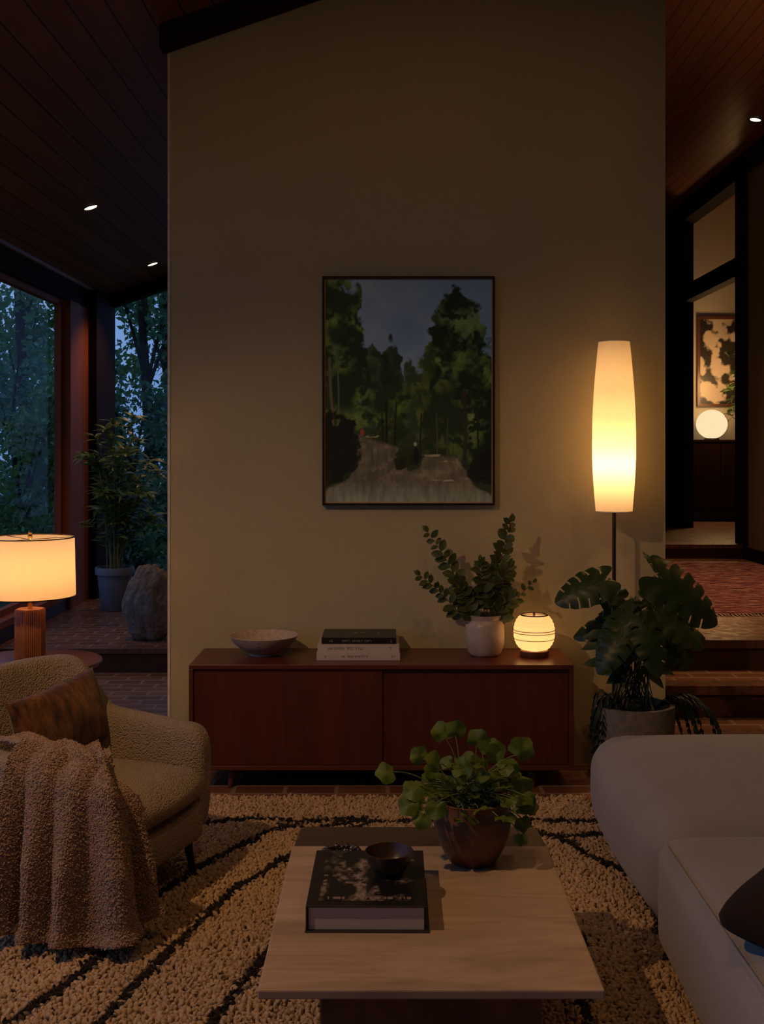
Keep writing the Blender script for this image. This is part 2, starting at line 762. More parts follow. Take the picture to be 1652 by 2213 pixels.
# ceiling: two board slopes meeting at a ridge
cl = MB()
xs = [X_LEFT - 0.35, RIDGE]
cl.prism([(xs[0], zc(xs[0])), (xs[1], zc(xs[1])), (xs[1], zc(xs[1]) + 0.1), (xs[0], zc(xs[0]) + 0.1)], -3.2, Y_BACK + 0.4)
cl.prism([(1.2, zc(1.2)), (RIDGE, zc(RIDGE)), (RIDGE, zc(RIDGE) + 0.1), (1.2, zc(1.2) + 0.1)], Y_BACK + 0.4, 14.4)
struct('ceiling', cl, M['ceil'])
cr = MB()
px = [RIDGE + 0.001, RIDGE + 0.5, RIDGE + 1.0, X_R + 0.25]
cr.prism([(x, zc(x)) for x in px] + [(x, zc(x) + 0.1) for x in reversed(px)], -3.2, 14.4)
M['ceil_r'] = m_planks('hall_ceiling_boards', (0.34, 0.125, 0.055, 1), (0.22, 0.08, 0.036, 1), 0.1)
struct('ceiling_hall', cr, M['ceil_r'])

# tall plaster wall with the painting
w = MB().prism([(XW0, 0), (XW1, 0), (XW1, zc(XW1) - 0.005), (XW0, zc(XW0) - 0.005)], Y_WALL, 5.98)
struct('wall_centre', w, M['wall'])
struct('trim_corner', MB().box(XW0 - 0.006, XW0 + 0.006, Y_WALL - 0.004, Y_WALL + 0.01, 0, zc(XW0) - 0.13), M['white'])
b = MB().prism([(XW0 - 0.03, zc(XW0 - 0.03) - 0.125), (XW1 + 0.02, zc(XW1 + 0.02) - 0.125), (XW1 + 0.02, zc(XW1 + 0.02) - 0.001), (XW0 - 0.03, zc(XW0 - 0.03) - 0.001)], Y_WALL - 0.09, Y_WALL)
struct('trim_wall_top', b, M['dark_beam'])
# side faces of the core behind that wall
struct('wall_alcove_right', MB().box(-0.9, -0.8, 5.98, Y_BACK + 0.1, 0, 3.8), M['wall'])
struct('wall_hall_left', MB().box(1.1, 1.2, 5.98, 14.3, 0, 4.53), M['wall'])

# left window wall: jambs, head, sill, mullions
HEAD = 2.92
SILL = 0.33
fw = MB()
fw.box(X_LEFT - 0.10, X_LEFT, -3.2, 10.55, 0.0, SILL - 0.05)
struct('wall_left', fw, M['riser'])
struct('trim_window_head', MB().box(X_LEFT - 0.14, X_LEFT + 0.0, -3.2, Y_BACK + 0.1, HEAD, zc(X_LEFT) - 0.02), M['post'])
struct('trim_eave', MB().box(X_LEFT + 0.001, X_LEFT + 0.03, -3.2, Y_BACK - 0.03, zc(X_LEFT) - 0.02, zc(X_LEFT) + 0.008), M['pale_trim'])
struct('trim_sill', MB().box(X_LEFT - 0.14, X_LEFT + 0.05, -3.2, 10.02, SILL - 0.05, SILL), M['frame'])
struct('trim_corner_post', MB().box(X_LEFT - 0.14, X_LEFT + 0.09, 10.62, Y_BACK + 0.14, 0.0, zc(X_LEFT) - 0.02), M['post'])
wi = 1
for (y0, y1) in ((6.2, 9.95), (2.6, 6.1), (-1.0, 2.5)):
    o = MB().box(X_LEFT - 0.075, X_LEFT - 0.07, y0, y1, SILL, HEAD).build('window_%d' % wi, M['glass'], smooth=False)
    o['kind'] = 'structure'
    fr = MB()
    t = 0.05
    fr.box(X_LEFT - 0.10, X_LEFT - 0.04, y0, y0 + t, SILL, HEAD)
    fr.box(X_LEFT - 0.10, X_LEFT - 0.04, y1 - t, y1, SILL, HEAD)
    fr.box(X_LEFT - 0.10, X_LEFT - 0.04, y0 + t, y1 - t, HEAD - t, HEAD)
    fr.box(X_LEFT - 0.10, X_LEFT - 0.04, y0 + t, y1 - t, SILL, SILL + t)
    fr.build('window_frame', M['frame'], o, smooth=False)
    wi += 1
struct('trim_jamb', MB().box(X_LEFT - 0.05, X_LEFT + 0.03, 9.96, 10.3, 0.16, HEAD), M['frame'])
struct('trim_jamb_inner', MB().box(X_LEFT - 0.14, X_LEFT + 0.01, 10.3, 10.62, 0.16, HEAD), M['frame'])
for y in (6.1, 2.5, -1.1):
    struct('trim_mullion', MB().box(X_LEFT - 0.14, X_LEFT + 0.02, y, y + 0.1, SILL, HEAD), M['frame'])
# rear alcove window follows the roof slope
xb0, xb1 = X_LEFT + 0.1, -0.9
bm_ = MB().prism([(xb0, 0.2), (xb1, 0.2), (xb1, zc(xb1) - 0.14), (xb0, zc(xb0) - 0.14)], Y_BACK + 0.05, Y_BACK + 0.055)
o = bm_.build('window_4', M['glass'], smooth=False)
o['kind'] = 'structure'
struct('trim_alcove_head', MB().prism([(xb0 - 0.1, zc(xb0 - 0.1) - 0.14), (xb1, zc(xb1) - 0.14), (xb1, zc(xb1) - 0.002), (xb0 - 0.1, zc(xb0 - 0.1) - 0.002)], Y_BACK, Y_BACK + 0.12), M['dark_beam'])
struct('trim_alcove_sill', MB().box(xb0 - 0.1, xb1, Y_BACK, Y_BACK + 0.12, 0.16, 0.21), M['frame'])

# wall behind the viewer and the near part of the right wall
struct('wall_front', MB().prism([(-3.2, 0), (3.8, 0), (3.8, 4.4), (2, 4.8), (-3.2, 3.0)], -3.2, -3.1), M['wall'])
# steps up to the hall
Z1, Z2, Z3, Z4 = 0.17, 0.34, 0.51, 0.65
XS = 1.42
for nm, y0, z0, z1 in (('one', 5.52, 0.0, Z1), ('two', 5.9, Z1, Z2), ('three', 6.32, Z2, Z3)):
    ye = {'one': 5.9, 'two': 6.32, 'three': 10.97}[nm]
    xa = XS if y0 < 5.98 else 1.2
    struct('floor_step_' + nm, MB().box(xa, X_R, y0 + 0.14, ye + 0.02, z0 - (0.17 if nm != 'one' else 0), z1), M['brick'])
    struct('trim_step_edge_' + nm, MB().box(xa, X_R, y0, y0 + 0.14, z1 - 0.045, z1 + 0.001), M['brick_nose'])
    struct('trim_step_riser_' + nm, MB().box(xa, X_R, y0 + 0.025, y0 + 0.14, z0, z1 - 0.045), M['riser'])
struct('floor_hall', MB().box(1.2, 6.2, 11.09, 15.1, 0.3, Z4), M['brick'])
struct('trim_hall_edge', MB().box(1.2, X_R + 0.1, 10.95, 11.09, Z4 - 0.04, Z4 + 0.001), M['brick_nose'])
struct('trim_hall_riser', MB().box(1.2, X_R, 10.97, 11.09, Z3, Z4 - 0.04), M['riser'])
# hall side wall, doorway posts, transom and beam
struct('wall_right', MB().box(X_R, X_R + 0.12, -3.2, 10.88, 0, 4.52), M['wall_green'])
struct('baseboard_right', MB().box(X_R - 0.02, X_R, 6.35, 10.88, Z3, Z3 + 0.12), M['post'])
struct('trim_door_post_near', MB().box(X_R - 0.03, X_R + 0.13, 10.88, 11.2, Z3, 4.28), M['post'])
struct('trim_door_post_far', MB().box(X_R - 0.03, X_R + 0.13, 13.3, 14.2, Z4, 4.28), M['post'])
struct('trim_door_beam', MB().box(X_R - 0.03, X_R + 0.15, -3.1, 14.3, 4.28, 4.5), M['dark_beam'])
struct('trim_door_transom', MB().box(X_R - 0.01, X_R + 0.11, 11.2, 13.3, 3.33, 3.52), M['post'])
struct('wall_above_door', MB().box(X_R + 0.02, X_R + 0.12, 10.9, 14.3, 4.5, 5.2), M['wall_green'])
struct('wall_hall_back', MB().box(1.1, X_R + 0.1, 14.2, 14.3, 0.5, 5.0), M['wall_green'])
# room beyond the doorway
struct('wall_far', MB().box(X_R + 0.13, 6.2, 14.9, 15.0, 0.5, 5.6), M['wall_pale'])
struct('wall_far_right', MB().box(6.1, 6.2, 9.0, 15.0, 0.5, 5.6), M['wall_pale'])
struct('ceiling_far', MB().prism([(X_R + 0.13, 4.655), (6.2, 5.38), (6.2, 5.5), (X_R + 0.13, 4.8)], 9.0, 15.0), M['ceil_r'])
struct('wall_far_near', MB().box(X_R + 0.13, 6.2, 9.0, 9.1, 0.5, 5.4), M['wall_pale'])
struct('floor_far', MB().box(X_R + 0.13, 6.2, 9.0, 11.09, 0.3, Z4), M['brick'])


# ------------------------------------------------------------------ recessed ceiling lights
m_lamp = m_emit('downlight_lens', (1.0, 0.80, 0.52, 1), 6.0)


def ceiling_light(x, y, label, watts, target=None, angle=75):
    z = zc(x)
    sl = 0.347 if x <= RIDGE else (zc(x + 0.05) - zc(x)) / 0.05
    t = thing('ceiling_light', label, 'ceiling light', (x, y, z), 0, 'recessed ceiling lights')
    t.rotation_euler = (0, -math.atan(sl), 0)
    ring = MB().lathe([(0.047, -0.001), (0.062, -0.001), (0.062, -0.008), (0.055, -0.010), (0.047, -0.004)], 32, cap0=False, cap1=False)
    ring.build('trim_ring', M['bronze'], t)
    MB().lathe([(0.047, -0.001), (0.0465, -0.003)], 32).build('lens', m_lamp, t)
    spot('downlight', (x, y, z - 0.03), target or (x, y, 0), watts, angle, SPOT_C)
    return t


def cpos(px, py):
    """depth on the sloping ceiling for a photo pixel"""
    d = 3.0
    for k in range(200):
        p = P(px, py, d)
        if p.z >= zc(p.x) - 0.001:
            return p.x, p.y
        d += 0.06
    return p.x, p.y


x, y = cpos(196, 445)
ceiling_light(x, y, 'lit recessed ceiling light nearer of the two over the window alcove', L_SPOT * 1.1, None, 105)
x, y = cpos(330, 567)
ceiling_light(x, y, 'small lit recessed ceiling light in front of the alcove rear window', L_SPOT * 1.1, None, 105)
ceiling_light(3.3, 10.0, 'lit recessed ceiling light over the hall rug beside the doorway', L_SPOT * 5, (2.2, 9.4, 0.5), 62)


ceiling_light(-1.95, 2.1, 'lit recessed ceiling light above the armchair', L_ROOM * 2.3, (-0.5, 3.2, 0), 105)
ceiling_light(1.9, 3.3, 'lit recessed ceiling light above the sofa', L_ROOM * 0.4, (1.6, 3.4, 0), 100)
ceiling_light(0.1, 2.2, 'unseen recessed ceiling light added above the viewer as fill for the painting wall', L_ROOM * 0.5, (0.1, 4.8, 0.4), 120)  # unseen downlight, added as warm fill on the painting wall
ceiling_light(2.7, 6.9, 'lit recessed ceiling light above the hall steps', L_ROOM * 3.0, (2.7, 7.0, 0), 85)

# unseen wall light, added in the hall to brighten its ceiling
sc = thing('hall_fill_lamp', 'unseen half round wall light added to brighten the hall ceiling', 'wall light', (X_R - 0.001, 6.9, 2.6))
MB().box(-0.02, 0.0, -0.05, 0.05, -0.09, 0.09).build('backplate', M['bronze'], sc, smooth=False)
MB().grid(lambda a, b: (-0.02 - 0.11 * math.sin(PI * a), 0.13 * math.cos(PI * a), -0.10 + 0.2 * b), 20, 3).build('lamp_shade', M['shade'], sc)
point('hall_fill_point', (X_R - 0.075, 6.9, 2.6), L_HALL_FILL, AMBER, 0.03)

# ------------------------------------------------------------------ sideboard
SB_Z = 0.588
sb = thing('sideboard', 'long low dark reddish teak sideboard with sliding doors against the plaster wall', 'sideboard', (-0.029, 5.42, 0))
hw = 0.898
body = MB()
body.box(-hw, hw, -0.22, 0.22, SB_Z - 0.02, SB_Z)
body.box(-hw, hw, -0.22, 0.22, 0.097, 0.117)
body.box(-hw, -hw + 0.02, -0.22, 0.22, 0.117, SB_Z - 0.02)
body.box(hw - 0.02, hw, -0.22, 0.22, 0.117, SB_Z - 0.02)
body.box(-hw + 0.02, hw - 0.02, 0.20, 0.22, 0.117, SB_Z - 0.02)
bevel(body.build('body', M['teak'], sb, smooth=False), 0.002)
for k, (x0, x1, yy) in enumerate(((-hw + 0.021, 0.004, -0.205), (-0.002, hw - 0.021, -0.192))):
    dm = MB()
    n = 110
    pts = []
    for i in range(n):
        xa = x0 + (x1 - x0) * i / n
        xb = x0 + (x1 - x0) * (i + 1) / n
        pts += [(xa + 0.0004, yy), (xa + 0.0016, yy - 0.0009), (xb - 0.0016, yy - 0.0009), (xb - 0.0004, yy)]
    pts += [(x1, yy + 0.01), (x0, yy + 0.01)]
    vs = [(a, c, 0.119) for a, c in pts] + [(a, c, SB_Z - 0.022) for a, c in pts]
    q = len(pts)
    dm.add(vs, [(i, (i + 1) % q, (i + 1) % q + q, i + q) for i in range(q)])
    dm.build('door', M['teak_v'], sb, smooth=False)
for sx in (-1, 1):
    for sy in (-1, 1):
        MB().tube([(sx * 0.70, sy * 0.15, 0.097), (sx * 0.715, sy * 0.165, 0.0)], [0.018, 0.011], 12).build('leg', M['teak'], sb)

# painting
pt = thing('framed_painting', 'tall painting of a tree lined woodland lane in a thin dark frame', 'painting', (0.106, Y_WALL - 0.02, 1.888))
pw, ph = 0.435, 0.577
fr = MB()
t = 0.010
for (a, b_, c, d) in ((-pw, pw, ph - t, ph), (-pw, pw, -ph, -ph + t), (-pw, -pw + t, -ph + t, ph - t), (pw - t, pw, -ph + t, ph - t)):
    fr.box(a, b_, -0.022, 0.018, c, d)
fr.build('frame', M['black'], pt, smooth=False)


def paint_forest(nx, ny):
    u, v = np.meshgrid(np.linspace(0, 1, nx), np.linspace(0, 1, ny))  # v up
    y = 1 - v                                                         # 0 top, 1 bottom
    f1 = fbm(u * 5, y * 6, 3)
    f2 = fbm(u * 30, y * 36, 11, 5)
    f3 = fbm(u * 60, y * 14, 17, 2)
    lin = lambda *c: np.array(srgb(*c)[:3])
    sky = lin(112, 142, 178)[None, None] * (1 - 0.25 * f1[..., None]) + lin(150, 140, 128)[None, None] * (0.45 * np.clip(fbm(u * 4, y * 4, 23) - 0.4, 0, 1) * 2)[..., None]
    img = sky.copy()

    def lay(mask, col):
        m = np.clip(mask, 0, 1)[..., None]
        img[:] = img * (1 - m) + col * m

    def crown(cx, cy, rx, ry, dark, light, rag=0.95, seed=0):
        d = ((u - cx) / rx) ** 2 + ((y - cy) / ry) ** 2
        n = fbm(u * 14, y * 17, 31 + seed, 6)
        m = (1.25 - d - rag * (n - 0.2) * 1.6) * 7
        tone = np.clip((fbm(u * 9, y * 11, 51 + seed, 6) - 0.40) * 2.6, 0, 1) * np.clip((f2 - 0.36) * 4.5, 0, 1)
        tone = tone[..., None]
        lay(m, dark[None, None] * (1 - tone) + light[None, None] * tone)

    # dim undergrowth behind the trunks
    lay(np.clip((y - 0.56) * 9, 0, 1), lin(40, 52, 32)[None, None] * (0.55 + 0.9 * f2[..., None]))
    # distant row of trees
    crown(0.52, 0.55, 0.12, 0.20, lin(46, 62, 44), lin(92, 104, 70), seed=1)
    crown(0.62, 0.50, 0.13, 0.22, lin(44, 62, 34), lin(96, 108, 52), seed=2)
    crown(0.28, 0.46, 0.10, 0.20, lin(34, 48, 34), lin(74, 88, 56), seed=3)
    crown(0.40, 0.44, 0.075, 0.20, lin(26, 38, 30), lin(70, 82, 52), seed=4)
    crown(0.40, 0.60, 0.14, 0.15, lin(30, 46, 26), lin(88, 112, 46), seed=5)
    # tall groups left and right
    crown(0.06, 0.30, 0.18, 0.44, lin(36, 58, 34), lin(132, 158, 78), seed=6)
    crown(0.17, 0.48, 0.14, 0.30, lin(26, 46, 28), lin(108, 132, 66), seed=7)
    crown(0.80, 0.26, 0.20, 0.24, lin(18, 36, 26), lin(98, 128, 76), seed=8)
    crown(0.86, 0.55, 0.26, 0.32, lin(16, 34, 22), lin(110, 136, 70), seed=9)
    crown(0.70, 0.62, 0.16, 0.20, lin(30, 46, 28), lin(90, 104, 54), seed=10)
    # trunks
    for (cx, w_, y0, y1, c) in ((0.04, .010, .35, .72, (96, 92, 72)), (0.075, .006, .3, .68, (88, 90, 66)), (0.36, .008, .55, .76, (24, 22, 18)), (0.43, .006, .55, .77, (28, 26, 20)),
                                (0.34, .005, .6, .75, (20, 20, 16)), (0.83, .016, .5, .85, (44, 38, 36)), (0.66, .005, .6, .8, (72, 66, 52)), (0.74, .005, .62, .82, (70, 64, 52)), (0.92, .008, .55, .85, (30, 30, 26)), (0.58, .005, .6, .8, (30, 28, 22))):
        lay((1 - np.abs(u - cx - 0.01 * np.sin(y * 9 + cx * 40)) / w_) * ((y > y0) & (y < y1)) * 2, lin(*c)[None, None])
    # lane
    edge = 0.80 + 0.03 * np.sin(u * 7)
    road = lin(112, 104, 88)[None, None] * (0.6 + 0.6 * f3[..., None]) + lin(130, 118, 96)[None, None] * 0.25 * (f2[..., None] > 0.62)
    jit = (fbm(u * 12, v * 12, 91, 4) - 0.5) * 0.035
    ytop = np.interp(u, [0, .12, .185, .19, .45, .50, .56, .60, .78, .83, .88, 1.0], [.93, .90, .84, .685, .75, .84, .83, .78, .785, .84, .90, .96])
    lane = np.clip((y - ytop + jit * (0.4 + 1.2 * (y > 0.8))) * 60, 0, 1)
    shade_ = np.clip((fbm(u * 5, y * 16, 95, 4) - 0.42) * 4, 0.25, 1)
    lay(lane, road * (0.55 + 0.45 * shade_[..., None]))
    lay(np.clip((y - 0.90) * 10, 0, 1) * lane * 0.8, lin(140, 142, 128)[None, None] * (0.6 + 0.7 * f3[..., None]))
    # dark banks
    crown(0.07, 0.76, 0.15, 0.17, lin(16, 20, 18), lin(34, 40, 28), 1.0, 12)
    crown(0.97, 0.84, 0.13, 0.10, lin(18, 22, 20), lin(36, 42, 32), 1.0, 13)
    crown(0.47, 0.79, 0.075, 0.06, lin(30, 34, 22), lin(52, 58, 34), 1.9, 14)
    # dappled light and two walkers
    for (cx, cy, a, b_) in ((.27, .70, .06, .007), (.66, .79, .07, .006), (.72, .815, .06, .004), (.55, .875, .05, .003), (.70, .895, .07, .004)):
        lay((2.2 - 2 * (((u - cx + jit * 2) / a) ** 2 + ((y - cy + jit * 0.5) / b_) ** 2)) * np.clip((fbm(u * 40, y * 90, 7, 3) - 0.35) * 5, 0, 0.8), lin(150, 136, 108)[None, None])
    lay(2 - 2 * (((u - 0.545) / 0.020) ** 2 + ((y - 0.79) / 0.048) ** 2), lin(16, 18, 24)[None, None])
    lay(2 - 2 * (((u - 0.54) / 0.011) ** 2 + ((y - 0.737) / 0.011) ** 2), lin(150, 142, 130)[None, None])
    lay(2 - 2 * (((u - 0.225) / 0.015) ** 2 + ((y - 0.685) / 0.018) ** 2), lin(140, 66, 52)[None, None])
    lay((np.maximum(np.abs(u - 0.5), 0) - 0.492) * 300, lin(150, 100, 70)[None, None])
    lay((np.abs(y - 0.5) - 0.494) * 300, lin(150, 100, 70)[None, None])
    # the pigment itself is lighter and cooler than it looks by lamplight
    img = img * np.array([1.7, 1.95, 2.0]) + 0.004
    return np.clip(img, 0, 0.8).reshape(-1, 3)


def picture(name, hw_, hh_, nx, ny, cols, material, parent, y=0.0, flip=False):
    u, v = np.meshgrid(np.linspace(-hw_, hw_, nx), np.linspace(-hh_, hh_, ny))
    vs = np.stack([u, np.full_like(u, y), v], -1).reshape(-1, 3)
    i, j = np.meshgrid(np.arange(nx - 1), np.arange(ny - 1))
    a = (j * nx + i).ravel()
    return np_mesh(name, vs, np.stack([a, a + 1, a + nx + 1, a + nx], -1), material, parent, cols, smooth=False)


M['canvas'] = m_attr('oil_paint', 0.55, 0.25, 0.25, 220)
picture('canvas', pw - t, ph - t, 320, 424, paint_forest(320, 424), M['canvas'], pt, -0.006)
MB().box(-pw + t, pw - t, 0.0, 0.018, -ph + t, ph - t).build('backing_board', M['teak'], pt, smooth=False)

# ------------------------------------------------------------------ floor lamp
fl = thing('floor_lamp', 'tall floor lamp with a long lit tapered white shade beside the wall edge', 'floor lamp', (1.115, 5.49, 0))
MB().lathe([(0.0, 0), (0.12, 0), (0.125, 0.006), (0.12, 0.016), (0.02, 0.022), (0.0, 0.022)], 40, cap0=False, cap1=False).build('base', M['bronze'], fl)
MB().tube([(0, 0, 0.02), (0, 0, 0.8), (0, 0, 1.40)], 0.0095, 16).build('pole', M['bronze'], fl)
prof = []
zb, zt = 1.288, 2.122
for i in range(33):
    s = i / 32
    # radius: bottom .089, max .106 at 40 %, top .076
    r = 0.089 + 0.017 * math.sin(PI / 2 * min(1, s / 0.38)) if s < 0.38 else 0.076 + 0.030 * math.cos(PI / 2 * ((s - 0.38) / 0.62) ** 1.15)
    prof.append((r, zb + (zt - zb) * s))
sh = MB().lathe(prof, 64, cap0=False, cap1=False).build('lamp_shade', M['shade_white'], fl)
for zz, rr in ((zb, 0.089), (zt, 0.076)):
    rg = MB()
    rg.lathe([(rr - 0.002, zz - 0.002), (rr + 0.001, zz - 0.002), (rr + 0.001, zz + 0.002), (rr - 0.002, zz + 0.002), (rr - 0.002, zz - 0.002)], 64, cap0=False, cap1=False)
    if zz == zb:
        rg.tube([(-0.089, 0, zb), (0.089, 0, zb)], 0.002, 6)
    rg.build('shade_ring', M['white'], fl)
MB().lathe([(0.014, 1.39), (0.018, 1.40), (0.018, 1.44), (0.012, 1.45)], 24).build('bulb_holder', M['bronze'], fl)
for zz, k in ((1.52, 1.0), (1.66, 0.20), (1.80, 0.11), (1.94, 0.07), (2.05, 0.03), (1.38, 0.07)):  # the bulb, with weaker points added to even out the shade's glow
    point('floor_lamp_point', (1.115, 5.49, zz), L_FLOOR_LAMP * k, WARM, 0.03)

# ------------------------------------------------------------------ side table and table lamp
ST = (-1.68, 5.24)
ST_Z = 0.60
st = thing('side_table', 'round dark wood side table behind the armchair', 'side table', (ST[0], ST[1], 0))
M['walnut'] = wood('walnut', (0.17, 0.06, 0.03, 1), (0.10, 0.035, 0.018, 1), 0, 12, 0.3, 0.5)
MB().lathe([(0, ST_Z - 0.026), (0.315, ST_Z - 0.026), (0.33, ST_Z - 0.012), (0.328, ST_Z - 0.002), (0.32, ST_Z), (0, ST_Z)], 72, cap0=False, cap1=False).build('table_top', M['walnut'], st)
for k in range(3):
    a = R(90 + 120 * k)
    MB().tube([(0.10 * math.cos(a), 0.10 * math.sin(a), ST_Z - 0.02), (0.24 * math.cos(a), 0.24 * math.sin(a), 0.0)], [0.02, 0.012], 12).build('leg', M['walnut'], st)
tl = thing('table_lamp', 'lit table lamp with cream drum shade and ribbed amber base on the side table', 'table lamp', (ST[0], ST[1], ST_Z))
M['amber'] = plain('ribbed_amber_glaze', (0.34, 0.12, 0.035, 1), (0.20, 0.06, 0.018, 1), 5, 0.25, 0.05, 40, (1, 1, 2), 0.5)


def reed(a, r, z):
    # hexagonal prism with rounded reeds along each face
    k = ((a + PI / 6) % (PI / 3)) - PI / 6
    rr = r * 0.95 / math.cos(k) * 0.98
    return rr + 0.004 * abs(math.sin(a * 21)) - 0.003


MB().lathe([(0.064, 0.0), (0.066, 0.006), (0.066, 0.238), (0.062, 0.246)], 288, fn=lambda a, r, z: reed(a, r, z)).build('lamp_base', M['amber'], tl)
MB().lathe([(0.012, 0.24), (0.012, 0.30), (0.016, 0.305), (0.016, 0.33), (0.01, 0.335)], 24).build('lamp_neck', M['brass'], tl)
prof = [(0.208 - 0.006 * i / 12, 0.305 + 0.275 * i / 12) for i in range(13)]
MB().lathe(prof, 72, cap0=False, cap1=False).build('lamp_shade', M['shade'], tl)
for zz, rr in ((0.305, 0.208), (0.58, 0.202)):
    sr = MB()
    sr.lathe([(rr - 0.0015, zz - 0.003), (rr + 0.0012, zz - 0.003), (rr + 0.0012, zz + 0.002), (rr - 0.0015, zz + 0.002), (rr - 0.0015, zz - 0.003)], 72, cap0=False, cap1=False)
    sr.build('shade_ring', M['bronze'], tl)
sr = MB()
for k in range(3):
    a = R(20 + 120 * k)
    sr.tube([(0, 0, 0.57), (0.201, 0.0, 0.578)] if k < 0 else [(0, 0, 0.57), (0.201 * math.cos(a), 0.201 * math.sin(a), 0.578)], 0.0016, 6)
sr.tube([(0, 0, 0.33), (0, 0, 0.58)], 0.003, 8)
sr.build('shade_carrier', M['bronze'], tl)
MB().lathe([(0.004, 0.57), (0.011, 0.578), (0.012, 0.586), (0.006, 0.594), (0.009, 0.602), (0.004, 0.612), (0.001, 0.614)], 20).build('finial', M['brass'], tl)
point('table_lamp_bulb', (ST[0], ST[1], ST_Z + 0.44), L_TABLE_LAMP, AMBER, 0.045)

# ------------------------------------------------------------------ lantern on the sideboard
ln = thing('lantern_lamp', 'small round lit paper lantern lamp on a dark foot at the sideboard end', 'lamp', ((1155 - CX) / F * 5.42, 5.42, SB_Z))
MB().lathe([(0.0, 0), (0.068, 0), (0.071, 0.004), (0.071, 0.030), (0.066, 0.034), (0, 0.034)], 48, cap0=False, cap1=False).build('foot', M['walnut'], ln)
prof = []
for i in range(41):
    s = i / 40
    a = -1.22 + 2.44 * s
    r = 0.030 + 0.070 * max(0, math.cos(a)) ** 0.72
    z = 0.036 + 0.165 * (0.5 + 0.5 * math.sin(a) / math.sin(1.22))
    r += 0.0012 * math.cos(s * 40 * 2 * PI / 4)
    prof.append((r, z))
MB().lathe(prof, 64, cap0=False, cap1=False).build('lamp_shade', M['shade_white'], ln)
rb = MB()
for s in (0.36, 0.5, 0.56):
    r, z = prof[int(s * 40)]
    rb.lathe([(r - 0.0008, z - 0.0014), (r + 0.0016, z - 0.0014), (r + 0.0016, z + 0.0014), (r - 0.0008, z + 0.0014), (r - 0.0008, z - 0.0014)], 64, cap0=False, cap1=False)
rb.build('shade_rib', M['bronze'], ln)
r, z = prof[-1]
MB().lathe([(r - 0.003, z - 0.002), (r + 0.003, z - 0.002), (r + 0.003, z + 0.003), (r - 0.003, z + 0.003), (r - 0.003, z - 0.002)], 64, cap0=False, cap1=False).build('top_ring', M['bronze'], ln)
kn = MB().tube([(-r, 0, z), (r, 0, z)], 0.0018, 6)
kn.lathe([(0.003, z - 0.01), (0.006, z), (0.006, z + 0.012), (0.002, z + 0.016)], 16)
kn.build('knob', M['bronze'], ln)
point('lantern_bulb', (ln.location.x, 5.42, SB_Z + 0.105), L_LANTERN, WARM, 0.035)

# ------------------------------------------------------------------ bowl, books, vase on the sideboard
M['ceramic'] = plain('speckled_ceramic', (0.55, 0.44, 0.35, 1), (0.42, 0.32, 0.25, 1), 60, 0.45, 0.1, 90)
d = 5.46
bo = MB().lathe([(0.0, 0.0), (0.07, 0.0), (0.074, 0.006), (0.072, 0.010), (0.115, 0.035), (0.150, 0.066), (0.168, 0.096), (0.166, 0.0975), (0.163, 0.096),
                 (0.145, 0.068), (0.110, 0.040), (0.06, 0.020), (0.0, 0.016)], 72, cap0=False, cap1=False)
o = bo.build('bowl', M['ceramic'], loc=((571 - CX) / F * d, d, SB_Z))
tag(o, 'wide shallow pale ceramic bowl on the sideboard beside the books', 'bowl')

M['paper'] = plain('page_edges', (0.62, 0.52, 0.42, 1), (0.50, 0.41, 0.33, 1), 20, 0.8, 0.15, 120, (0.15, 0.15, 8))
M['cover_white'] = plain('white_book_cover', (0.62, 0.52, 0.46, 1), (0.58, 0.48, 0.42, 1), 20, 0.5)
M['cover_black'] = plain('black_book_cover', (0.016, 0.011, 0.010, 1), (0.010, 0.008, 0.007, 1), 20, 0.35, spec=0.5)
M['ink_dark'] = plain('dark_ink', (0.10, 0.07, 0.055, 1), None, 20, 0.6)
M['ink_pale'] = plain('pale_ink', (0.42, 0.36, 0.30, 1), None, 20, 0.6)


def lettering(mb, x, y, z, w, h, n, rnd):
    """a row of small letter-like strokes on a spine facing -Y"""
    step = w / n
    for i in range(n):
        if rnd.random() < 0.14:
            continue
        x0 = x + i * step
        s = step * 0.72
        k = rnd.randint(0, 4)
        th = s * 0.26
        if k in (0, 1, 3):
            mb.box(x0, x0 + th, y - 0.0006, y, z, z + h)
        if k in (0, 2):
            mb.box(x0 + s - th, x0 + s, y - 0.0006, y, z, z + h)
        if k in (1, 2, 3):
            mb.box(x0, x0 + s, y - 0.0006, y, z + h - th, z + h)
        if k in (0, 3):
            mb.box(x0, x0 + s, y - 0.0006, y, z + h * 0.45, z + h * 0.45 + th)
        if k in (1, 4):
            mb.box(x0, x0 + s, y - 0.0006, y, z, z + th)
        if k == 4:
            mb.box(x0 + s * 0.4, x0 + s * 0.4 + th, y - 0.0006, y, z, z + h)


rnd = random.Random(4)


def book(name, label, x0, x1, y0, y1, z, th, cover, ink, group, words, rot=0):
    cxx, cyy = (x0 + x1) / 2, (y0 + y1) / 2
    b = thing(name, label, 'book', (cxx, cyy, z), rot, group)
    a, c = (x1 - x0) / 2, (y1 - y0) / 2
    ct = 0.003
    cv = MB()
    cv.box(-a, a, -c, c, 0, ct)
    cv.box(-a, a, -c, c, th - ct, th)
    cv.box(-a, a, -c, -c + ct, ct, th - ct)
    bevel(cv.build('cover', cover, b, smooth=False), 0.001, 1)
    MB().box(-a + 0.005, a - 0.005, -c + ct, c - 0.005, ct, th - ct).build('page_block', M['paper'], b, smooth=False)
    for (fx, fw_, n, hh) in words:
        lt = MB()
        lettering(lt, -a + fx * 2 * a, -c, th * 0.5 - hh / 2, fw_ * 2 * a, hh, n, rnd)
        if lt.v:
            lt.build('lettering', ink, b, smooth=False)
    return b


